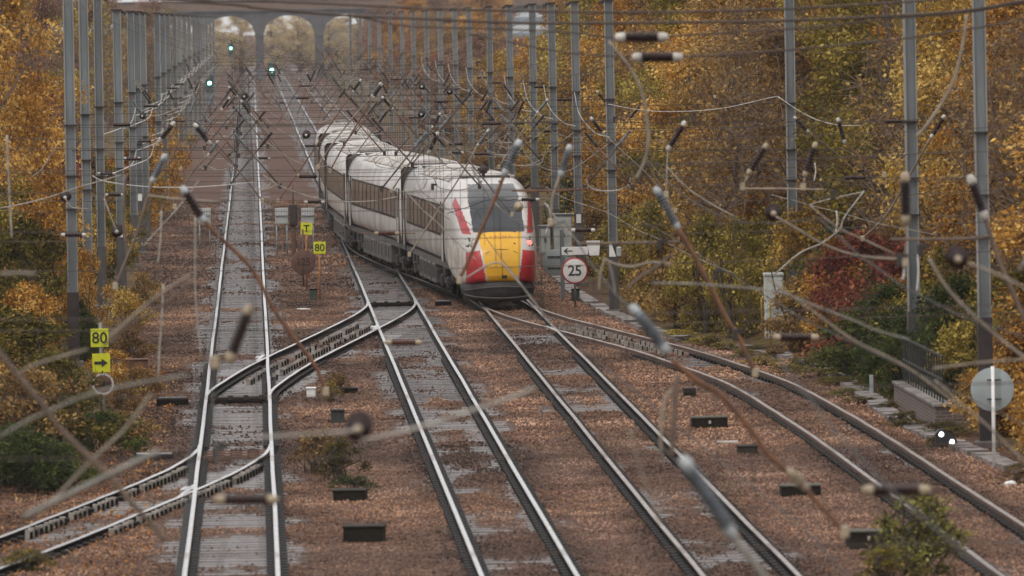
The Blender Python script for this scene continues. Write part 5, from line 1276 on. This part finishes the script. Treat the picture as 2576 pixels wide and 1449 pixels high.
for q, (px, py, d, sx, sz, col, kind) in enumerate(((60, 700, 196, .9, 1.05, 'scrub', 'bush'), (110, 640, 205, .7, 1.0, 'orange', 'bush'), (30, 820, 186, .95, .95, 'scrub', 'bush'), (70, 830, 182, .6, .7, 'orange', 'bush'), (215, 850, 197, .4, .5, 'green', 'bush'), (212, 770, 208, .45, .75, 'orange', 'bush'), (40, 980, 172, 1.0, .6, 'scrub', 'bush'), (120, 1000, 168, 1.0, 1.0, 'scrub', 'bramble'), (160, 1000, 170, .8, .8, 'scrub', 'bramble'), (310, 990, 178, .5, .5, 'brown', 'bramble'), (60, 1100, 158, 1.2, 1.0, 'brown', 'bramble'), (160, 1110, 158, 1.0, .75, 'scrub', 'bramble'), (250, 1090, 160, .9, .62, 'green', 'bramble'), (310, 1060, 163, .7, .5, 'brown', 'bramble'), (60, 1190, 147, 1.05, .85, 'green', 'bramble'), (0, 1180, 149, 1.0, .8, 'green', 'bramble'), (140, 1190, 149, .75, .6, 'green', 'bramble'), (330, 800, 205, .6, .6, 'brown', 'bramble'), (310, 740, 225, .7, .8, 'golden', 'bramble'), (360, 690, 245, .7, .7, 'brown', 'bramble'), (350, 900, 184, .55, .5, 'brown', 'bramble'), (280, 870, 190, .6, .55, 'orange', 'bramble'))):
    x = at(px, py, d).x
    plant(kind, col, x, d, sx, sz, f'{DESC[col].replace(" twiggy", "")} {"shrub" if kind == "bush" else "bramble clump"} on the left bank, number {q + 1} from the upper left'.replace(f'number {q + 1} from the upper left', f'{ORD[q] if q else "first"} down from its upper left'), 'shrub' if kind == 'bush' else 'bramble', 'shrub' if kind == 'bush' else 'bramble_clump', 'undergrowth on the left bank')
# plants between the tracks
g = gnd(815, 1200); plant('small', 'brown', g.x - .15, g.y + 1.2, .95, .85, 'brownish twiggy bush between the left and middle tracks', 'bush', 'bush')
g = gnd(850, 1215); plant('small', 'scrub', g.x + .1, g.y + .5, 1.0, .75, 'olive leafy bush between the left and middle tracks', 'bush', 'bush')
g = gnd(890, 1240); plant('small', 'green', g.x, g.y + .2, .85, .30, 'low green plant growing over the dark cable box', 'plant', 'plant')
g = gnd(835, 1010); plant('small', 'olive', g.x, g.y, .5, .42, 'small olive grass tuft beside the white box', 'plant', 'plant')
g = gnd(850, 990); plant('small', 'brown', g.x, g.y, .5, .5, 'small brown weed tuft behind the white box', 'plant', 'plant')
g = gnd(2310, 1452); plant('small', 'weed', g.x, g.y, 1.3, 1.25, 'tall feathery yellow-green bush at the lower right', 'bush', 'bush'); plant('small', 'weed', g.x + .1, g.y + .3, 1.1, .8, 'darker green base of the bush at the lower right', 'bush', 'bush'); 
g = gnd(2240, 1470); plant('small', 'olive', g.x, g.y, 1.0, .55, 'low spreading weed left of the lower right bush', 'plant', 'plant')
g = gnd(70, 1440); plant('small', 'olive', g.x, g.y, .8, .35, 'yellowish weed tuft in the lower left corner', 'plant', 'plant')
for q, (px, py) in enumerate(((1770, 870), (1830, 880), (1880, 900), (1700, 850), (2060, 950), (2100, 970), (1920, 920), (1990, 940))):
    g = gnd(px, py); plant('small', 'olive' if q % 3 else 'yellow', g.x, g.y, .9, .22, f'{ORD[q] if q else "first"} low grassy clump on the verge beside the curved siding', 'grass clump', 'grass_clump', 'grass clumps on the siding verge')
# pale trees beyond the bridge
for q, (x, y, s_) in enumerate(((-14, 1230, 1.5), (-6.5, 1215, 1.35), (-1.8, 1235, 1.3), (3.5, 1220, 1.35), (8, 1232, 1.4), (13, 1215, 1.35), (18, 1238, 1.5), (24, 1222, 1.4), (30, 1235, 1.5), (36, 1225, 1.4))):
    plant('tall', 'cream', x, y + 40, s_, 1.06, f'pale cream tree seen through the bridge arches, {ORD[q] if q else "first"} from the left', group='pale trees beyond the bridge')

# ------------------------------------------------------------------ the train
M['coach_white'] = mat('coach_white', (.63, .605, .57), (.46, .435, .40), .6, .2, 0, 0, rough2=.38)
m, n, p = nodes_of('coach_side'); t = noise(n, .6, 5); t2 = noise(n, 2.4, 6, stretch=(1, .5, .35))
r = ramp(n, [(.35, (.47, .445, .41)), (.62, (.64, .615, .58))]); n.links.new(t.outputs[0], r.inputs[0])
tc = n.nodes.new('ShaderNodeTexCoord'); sp = n.nodes.new('ShaderNodeSeparateXYZ'); n.links.new(tc.outputs['Object'], sp.inputs[0])
q = n.nodes.new('ShaderNodeMapRange'); q.inputs[1].default_value = 2.0; q.inputs[2].default_value = 1.15; q.inputs[3].default_value = 0; q.inputs[4].default_value = .62; n.links.new(sp.outputs[2], q.inputs[0])
k = ramp(n, [(.36, (.1, .1, .1)), (.66, (1, 1, 1))]); n.links.new(t2.outputs[0], k.inputs[0])
mu = n.nodes.new('ShaderNodeMath'); mu.operation = 'MULTIPLY'; n.links.new(q.outputs[0], mu.inputs[0]); n.links.new(k.outputs[0], mu.inputs[1])
dm = n.nodes.new('ShaderNodeMixRGB'); dm.inputs[2].default_value = (.17, .125, .095, 1)      # brake dust along the lower panels
n.links.new(mu.outputs[0], dm.inputs[0]); n.links.new(r.outputs[0], dm.inputs[1]); n.links.new(dm.outputs[0], p.inputs['Base Color']); p.inputs['Roughness'].default_value = .27
M['coach_white'] = m
M['coach_roof'] = mat('coach_roof', (.58, .53, .48), (.27, .24, .21), .9, .42)
M['roof_dark'] = mat('roof_dark', (.06, .052, .048), (.035, .03, .028), 1.2, .6)
M['coach_glass'] = mat('coach_glass', (.21, .15, .122), (.12, .09, .074), .35, .22, spec=.25)
M['coach_band'] = mat('coach_band', (.055, .042, .036), (.035, .027, .024), .9, .6, spec=.05)
M['cab_glass'] = mat('cab_glass', (.035, .04, .046), (.02, .023, .027), .8, .14, spec=.3)
M['nose_yellow'] = mat('nose_yellow', (.80, .43, .015), (.70, .36, .015), 1.5, .35)
M['nose_red'] = mat('nose_red', (.46, .018, .025), (.36, .015, .02), 1.6, .35)
M['under_grey'] = mat('under_grey', (.115, .108, .10), (.055, .05, .047), 1.5, .6)
M['under_black'] = mat('under_black', (.014, .012, .012), (.03, .026, .024), 2.5, .65)
M['bellows'] = mat('bellows', (.035, .032, .03), (.06, .05, .045), 3, .7)
M['nose_dirt'] = mat('nose_dirt', (.66, .63, .58), (.40, .35, .29), 2.6, .4)
ZC, HW, ZT_, ZB_ = 2.2, 1.37, 3.88, 1.18
def section(hw, zb, zt, zc, n=48, ex=.42, ez=.62):
    out = []
    for i in range(n + 1):
        a = -math.pi / 2 + math.pi * 2 * i / (2 * n)
        c, s_ = abs(math.cos(a)), math.sin(a)
        if s_ < 0: out.append((hw * c ** .28, zc + (zb - zc) * -0 - (zc - zb) * abs(s_) ** .35))
        else: out.append((hw * c ** ex, zc + (zt - zc) * s_ ** ez))
    return out
def side_x(z):
    best = section(HW, ZB_, ZT_, ZC, 200); return float(np.interp(z, [q[1] for q in best], [q[0] for q in best])) if z > ZC else HW
def body_loft(stations, n=48, soft=False):
    """stations: (y, hw, zb, zt, zc); returns grid of full rings"""
    rings = []
    for (y, hw, zb, zt, zc) in stations:
        u_ = min(1, max(0, (y - 2.5) / 4.5)) if soft else 1; u_ = u_ * u_ * (3 - 2 * u_); h = section(hw, zb, zt, zc, n, .60 - .18 * u_, .74 - .12 * u_); rings.append([(x, y, z) for x, z in h] + [(-x, y, z) for x, z in reversed(h[1:-1])])
    return rings
def loft_mb(rings, mi=lambda c: 0, cap0=True, cap1=True):
    mb = MB(); n = len(rings[0]); vs = [q for r_ in rings for q in r_]; mb.v = vs
    for i in range(len(rings) - 1):
        for j in range(n):
            j2 = (j + 1) % n; f = (i * n + j, i * n + j2, (i + 1) * n + j2, (i + 1) * n + j)
            c = Vector((0, 0, 0))
            for q in f: c += Vector(vs[q]) / 4
            mb.f.append(f); mb.m.append(mi(c)); mb.sm.append(True)
    if cap0: mb.f.append(tuple(range(n - 1, -1, -1))); mb.m.append(mi(Vector((0, rings[0][0][1], 1.5)))); mb.sm.append(False)
    if cap1: b_ = (len(rings) - 1) * n; mb.f.append(tuple(b_ + q for q in range(n))); mb.m.append(0); mb.sm.append(False)
    return mb
LEN = 25.4
def side_panel(par, name, m_, y0, y1, z0, z1, out, sides=(-1, 1)):
    for s_ in sides:
        mb = MB(); k = 4; vs = []; fs = []
        for i in range(k + 1):
            z = z0 + (z1 - z0) * i / k; x = side_x(z) + out
            vs += [(s_ * x, y0, z), (s_ * x, y1, z)]
        for i in range(k): f = (2 * i, 2 * i + 1, 2 * i + 3, 2 * i + 2); fs.append(f if s_ < 0 else f[::-1])
        # rim so the panel has thickness
        vs2 = [(v[0] - s_ * (out + .01), v[1], v[2]) for v in vs]; o_ = len(vs); vs += vs2
        for a, b in [(0, 1), (1, 3), (3, 5), (5, 7), (7, 9), (9, 8), (8, 6), (6, 4), (4, 2), (2, 0)]: fs.append((a, b, b + o_, a + o_))
        mb.add(vs, fs); yield mb.build(name, M[m_], par)
def rot_thing(name, a, b, label, cat, group=None):
    d_ = Vector((b[0] - a[0], b[1] - a[1])); return thing(name, (a[0], a[1], 0), label, cat, group, -math.atan2(d_.x, d_.y), local=True)
def wheelset(par_bogie, y):
    for s_ in (-1, 1):
        MB().lathe((s_ * .70, y, .46), (s_ * .83, y, .46), [(0, .46), (.3, .46), (.35, .44), (1, .42)], 20).build('wheel', M['rail_side'], par_bogie)
def coach(t, y0, y1, nose):
    # windows, doors, underframe, roof gear; y0..y1 is the straight part
    w0 = y0 + (1.7 if nose else 2.3); w1 = y1 - 2.3
    for b_ in side_panel(t, 'window_band', 'coach_band', w0, w1, 2.02, 3.0, .012): pass
    k = 9 if nose else 11; st = (w1 - w0) / k
    for i in range(k):
        for b_ in side_panel(t, 'window', 'coach_glass', w0 + st * i + .24, w0 + st * (i + 1) - .24, 2.1, 2.94, .018): pass
    for yd in ((y0 + .6, y1 - 1.35) if nose else (y0 + .75, y1 - 1.9)):
        for o in side_panel(t, 'door', 'coach_white', yd, yd + .95, 1.22, 3.1, .02):
            s_ = -1 if o.data.vertices[0].co.x < 0 else 1
            mb = MB()
            for e in (-.03, .98): mb.box((s_ * (HW + .012), yd + e, 2.15), (.03, .06, 1.9))
            mb.build('door_seal', M['under_black'], o)
            for q in side_panel(o, 'door_window', 'coach_glass', yd + .25, yd + .70, 2.1, 2.9, .03, (s_,)): pass
    # solebar and equipment
    MB().box((0, (y0 + y1) / 2, 1.1), (2.5, y1 - y0 - .2, .18)).build('solebar', M['under_grey'], t)
    mid = (y0 + y1) / 2; L = y1 - y0
    for q in range(4):
        yy = y0 + 6.2 + q * (L - 12.4) / 4 + (L - 12.4) / 8; w = (L - 12.4) / 4 - .3
        o = MB().box((0, yy, .68), (2.52, w, .66), bev=.04).build('equipment_case', M['under_grey'], t)
        for s_ in (-1, 1):
            for e in (-.22, .22): MB().box((s_ * 1.262, yy + e * w, .72), (.02, .5, .4)).build('grille', M['under_black'], o)
    for yb in (y0 + 3.6, y1 - 3.9):
        mb = MB()
        for s_ in (-1, 1):
            mb.box((s_ * 1.02, yb, .55), (.16, 3.3, .26), bev=.03); mb.box((s_ * 1.06, yb, .85), (.22, .8, .4), bev=.05)
            for e in (-1.3, 1.3): mb.box((s_ * 1.08, yb + e, .50), (.2, .42, .42), bev=.05)
        mb.box((0, yb, .62), (1.9, .7, .3)); o = mb.build('bogie', M['under_black'], t)
        wheelset(o, yb - 1.3); wheelset(o, yb + 1.3)
    for yb in (y0 + .9, y1 - 1.2): MB().box((0, yb, .85), (2.2, 1.0, .55), bev=.05).build('end_tank', M['under_black'], t)
    # roof gear
    MB().box((0, (w0 + w1) / 2, 3.80), (1.5, w1 - w0 + 2.4, .22)).build('roof_well', M['roof_dark'], t)
    hump = [(-.5, 0), (-.42, .16), (-.25, .24), (0, .27), (.25, .24), (.42, .16), (.5, 0)]
    spots = [(w0 + 1.2 + 2.35 * i, 2.0) for i in range(int((w1 - w0) / 2.35))]
    for yc, ln in spots:
        rings = []
        for u in (0, .04, .12, .3, .7, .88, .96, 1):
            f = math.sin(math.pi * u) ** .35 if 0 < u < 1 else .02
            rings.append([(x * 2.15, yc - ln / 2 + ln * u, 3.72 + .02 + z * 1.2 * f) for x, z in hump] + [(1.07, yc - ln / 2 + ln * u, 3.6), (-1.07, yc - ln / 2 + ln * u, 3.6)])
        mb = MB(); n = len(rings[0]); mb.v = [q for r_ in rings for q in r_]
        for i in range(len(rings) - 1):
            for j in range(n): j2 = (j + 1) % n; mb.f.append((i * n + j, (i + 1) * n + j, (i + 1) * n + j2, i * n + j2)); mb.m.append(0); mb.sm.append(j < 6)
        mb.f.append(tuple(range(n))); mb.m.append(0); mb.sm.append(False); b_ = (len(rings) - 1) * n; mb.f.append(tuple(b_ + q for q in range(n - 1, -1, -1))); mb.m.append(0); mb.sm.append(False)
        o = mb.build('roof_fairing', M['coach_roof'], t)
        MB().tube([(x * 2.16, yc - ln / 2 + .25, 3.72 + z * .9) for x, z in hump], .02, 4).build('seam', M['roof_dark'], o)
def pathx(y): return float(np.interp(y, [q[0] for q in TRAIN], [q[1] for q in TRAIN]))
DT = 232.0; ends = []
y = DT
for k in range(5):
    a = (pathx(y) if k else 7.56, y); yb = y + 25.7; b = (pathx(yb), yb); ends.append((a, b)); y = yb + .35
DTX = ['leading coach with yellow, red and white nose', 'second coach right behind the leading one', 'third coach, at the bend of the train', 'fourth coach, roof only, on the far straight', 'rearmost coach at the far end of the train']
for k, (a, b) in enumerate(ends):
    t = rot_thing('train_coach', a, b, DTX[k], 'train coach', 'coaches of the train')
    if k == 0:
        BB = [0, .05, .2, .5, .9, 1.6, 2.4, 3.2, 4.2, 5.4, 6.4, 8.0]
        hw_ = [.52, .70, .90, 1.04, 1.13, 1.20, 1.255, 1.30, 1.335, 1.36, 1.37, 1.37]
        zt_ = [1.22, 1.45, 1.76, 2.04, 2.30, 2.70, 3.14, 3.50, 3.76, 3.86, 3.88, 3.88]
        zb_ = [.95, .82, .74, .66, .62, .60, .60, .62, .70, .95, 1.1, 1.18]
        zc_ = [1.1, 1.12, 1.15, 1.25, 1.35, 1.55, 1.75, 1.95, 2.1, 2.18, 2.2, 2.2]
        ss = [0] + [8.0 * ((i / 96) ** 1.7) for i in range(1, 97)]
        st = []
        def sm_(arr, q):
            i = max(0, min(len(BB) - 2, int(np.searchsorted(BB, q, side='right')) - 1)); u = (q - BB[i]) / (BB[i + 1] - BB[i])
            p0, p1, p2, p3 = arr[max(i - 1, 0)], arr[i], arr[i + 1], arr[min(i + 2, len(arr) - 1)]
            m1 = (p2 - p0) / (BB[i + 1] - BB[max(i - 1, 0)]); m2 = (p3 - p1) / (BB[min(i + 2, len(BB) - 1)] - BB[i]); hh = BB[i + 1] - BB[i]
            return (2 * u ** 3 - 3 * u * u + 1) * p1 + (u ** 3 - 2 * u * u + u) * hh * m1 + (-2 * u ** 3 + 3 * u * u) * p2 + (u ** 3 - u * u) * hh * m2
        for q in ss: st.append((q, sm_(hw_, q), sm_(zb_, q), sm_(zt_, q), sm_(zc_, q)))
        rings = body_loft(st, 110, True)
        rings.append([(x, LEN, z) for x, _, z in rings[-1]])
        def paint(c):
            if c.y > 4.6: return 0
            ax, z = abs(c.x), c.z
            yw = .45 + (.70 - .45) * (z - .8) / 1.5
            if z < 2.27 and ax < yw: return 1
            if z < 2.27 and ax < yw + .055: return 0
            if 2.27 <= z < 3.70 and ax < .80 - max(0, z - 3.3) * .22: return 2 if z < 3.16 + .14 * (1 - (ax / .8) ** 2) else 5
            if z < 1.74 - .12 * (ax - .6) and ax < 1.07 and c.y < 2.0: return 3
            if 2.22 < z < 3.32:
                u = (z - 2.22) / 1.1
                if .86 + .27 * u < ax < 1.10 + .16 * u and c.y < 3.9: return 3
            if z < 1.9 and ax > 1.07: return 4
            return 0
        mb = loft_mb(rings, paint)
        cls = {}
        for f, m_, sm__ in zip(mb.f, mb.m, mb.sm): cls.setdefault(m_, []).append((f, sm__))
        def sub(keys, name, mats, par):
            o = MB(); mp = {}; 
            for mi, key in enumerate(keys):
                for f, s__ in cls.get(key, []):
                    g_ = []
                    for q in f:
                        if q not in mp: mp[q] = len(o.v); o.v.append(mb.v[q])
                        g_.append(mp[q])
                    o.f.append(tuple(g_)); o.m.append(mi); o.sm.append(s__)
            return o.build(name, mats, par)
        sub([0, 4], 'body', [M['coach_white'], M['nose_dirt']], t)
        sub([1], 'nose_panel', [M['nose_yellow']], t); sub([2, 5], 'windscreen', [M['cab_glass'], mat('screen_top', (.075, .077, .08), (.05, .052, .055), 1.2, .2)], t); sub([3], 'red_stripe', [M['nose_red']], t)  # screen_top: reflected sky put into the panel's own black-grey colour
        def surf_y(x, z):
            best = None
            for (q, hw, zb, zt, zc) in st:
                c = (z - zc) / ((zt - zc) if z > zc else (zc - zb))
                if abs(c) > 1: continue
                u_ = min(1, max(0, (q - 2.5) / 4.5)); u_ = u_ * u_ * (3 - 2 * u_)
                if z > zc: a_ = math.asin(min(1, c ** (1 / (.74 - .12 * u_)))); w = hw * math.cos(a_) ** (.60 - .18 * u_)
                else: a_ = math.asin(min(1, abs(c) ** (1 / .35))); w = hw * math.cos(a_) ** .28
                if w >= abs(x): return q
            return 4
        for s_ in (-1, 1):
            y_ = surf_y(.96, 1.98); o = MB()
            c = Vector((s_ * .93, y_ + .03, 1.97)); k_ = 24
            rim = [(c.x + .17 * math.cos(w), c.z + .15 * math.sin(w)) for w in [2 * math.pi * i / k_ for i in range(k_)]]
            o.v = [(c.x, surf_y(c.x, c.z) - .035, c.z)] + [(x, surf_y(x, z) - .02, z) for x, z in rim] + [(x, surf_y(x, z) + .05, z) for x, z in rim]
            for i in range(k_):
                j = (i + 1) % k_; o.f.append((0, 1 + i, 1 + j)); o.f.append((1 + i, 1 + k_ + i, 1 + k_ + j, 1 + j)); o.m += [0, 0]; o.sm += [True, False]
            hl = o.build('headlight', M['cab_glass'], t)
            q = c + Vector((-s_ * .03, surf_y(c.x - s_ * .03, c.z - .04) - c.y - .035, -.04)); MB().lathe(q, q - Vector((0, .03, 0)), [(0, .085), (1, .06)], 14).build('lamp', glow('tail_lamp', (1, .14, .12), 2.2) if s_ > 0 else M['cap_white'], hl)
        # panel lines, hatch, lettering
        mb = MB()
        def line(pp, r=.009): mb.tube([Vector((x, surf_y(x, z) - .008, z)) for x, z in pp], r, 4)
        line([(-.5 + i * .1, 1.52 + .24 * math.sqrt(max(0, 1 - ((-.5 + i * .1) / .56) ** 2))) for i in range(11)]); line([(0, .86 + i * .1) for i in range(9)])
        line([(.36, 1.82), (.44, 2.2)]); mb.build('panel_lines', M['under_black'], t)
        mb = MB(); mb.box((.06, surf_y(.06, .93) - .02, .92), (.16, .05, .10)); mb.box((.42, surf_y(.42, 1.9) - .015, 1.9), (.05, .03, .09)); mb.build('coupling_hatch', M['under_black'], t)
        mb = MB(); y_ = surf_y(0, 2.12); letters(mb, 'AZUMA', .145, Vector((0, y_ - .03, 2.12)), tilt=-.75, space=1.55); mb.build('lettering', M['nose_red'], t)
        mb = MB()
        def wl_(pp, r): mb.tube([Vector((x, surf_y(x, z) - .02, z)) for x, z in pp], r, 5)
        wl_([(-.55, 2.5), (-.3, 2.42), (-.1, 2.36), (.06, 2.33)], .022); wl_([(-.58, 2.95), (-.5, 2.6), (-.42, 2.4)], .014); mb.build('wiper', M['under_black'], t)
        mb = MB()
        for x in (-.32, .32): mb.box((x, surf_y(x, 3.74) + .05, 3.76), (.12, .14, .06), bev=.02)
        mb.build('roof_lamps', M['under_black'], t)
        # apron below the nose
        out_ = [(-1.12, 2.6), (-1.1, 1.3), (-1.0, .55), (-.8, .16), (-.5, -.02), (0, -.08), (.5, -.02), (.8, .16), (1.0, .55), (1.1, 1.3), (1.12, 2.6)]
        o = MB(); lev = ((.20, .86, .18), (.30, .95, .06), (.52, 1.0, 0), (.70, .97, .1)); n = len(out_)
        for z, f, e in lev: o.v += [(x * f, y * 1 + e, z - (.06 * (1 - (abs(x) / 1.12) ** 2) if z < .4 else -.07 * (1 - (abs(x) / 1.12) ** 2))) for x, y in out_]
        for i in range(len(lev) - 1):
            for j in range(n - 1): o.f.append((i * n + j, i * n + j + 1, (i + 1) * n + j + 1, (i + 1) * n + j)); o.m.append(0); o.sm.append(True)
        o.f.append(tuple(range(n - 1, -1, -1))); o.m.append(0); o.sm.append(False); o.f.append(tuple(3 * n + j for j in range(n))); o.m.append(0); o.sm.append(False)
        ap = o.build('apron', M['under_black'], t)
        mb = MB()
        for zz, f in ((.50, 1.01), (.36, .99)): mb.tube([(x * f, y - .02, zz - .1 * (1 - (abs(x) / 1.12) ** 2) + (.22 if zz > .45 else 0) * (1 - (abs(x) / 1.12) ** 2)) for x, y in out_[1:-1]], .022, 5)
        mb.build('apron_lip', M['under_grey'], ap)
        coach(t, 5.2, LEN, True)
        # aerial and horn on the roof
        mb = MB(); mb.lathe((-.1, 5.6, 3.8), (-.1, 5.6, 4.28), [(0, .07), (.35, .05), (.45, .13), (.7, .15), (.85, .09), (1, .03)], 10); mb.box((-.1, 5.6, 4.12), (.36, .1, .1), bev=.02); mb.build('aerial', M['ins_black'], t)
    else:
        rings = body_loft([(0, HW * .985, ZB_, ZT_ - .03, ZC), (.06, HW, ZB_, ZT_, ZC), (LEN - .06, HW, ZB_, ZT_, ZC), (LEN, HW * .985, ZB_, ZT_ - .03, ZC)], 48)
        loft_mb(rings).build('body', M['coach_white'], t)
        coach(t, 0, LEN, False)
    if k < 4:
        MB().box((0, LEN + .34, 2.4), (2.3, .7, 2.6), bev=.1).build('gangway_bellows', M['bellows'], t)
        MB().box((0, LEN - .02, 2.5), (2.80, .16, 2.72), bev=.14).build('end_frame', M['bellows'], t)

# ------------------------------------------------------------------ the misty air
hz = MB().box((0, 700, 14), (3200, 1560, 50)).build('haze', [])
tag(hz, 'pale autumn mist hanging over the railway', None, None, 'stuff')
hm = bpy.data.materials.new('haze'); hm.use_nodes = True; n = hm.node_tree; n.nodes.clear()
o_ = n.nodes.new('ShaderNodeOutputMaterial'); v_ = n.nodes.new('ShaderNodeVolumePrincipled')
v_.inputs['Color'].default_value = (.93, .90, .90, 1); v_.inputs['Density'].default_value = .00010
n.links.new(v_.outputs[0], o_.inputs['Volume']); hz.data.materials.append(hm)
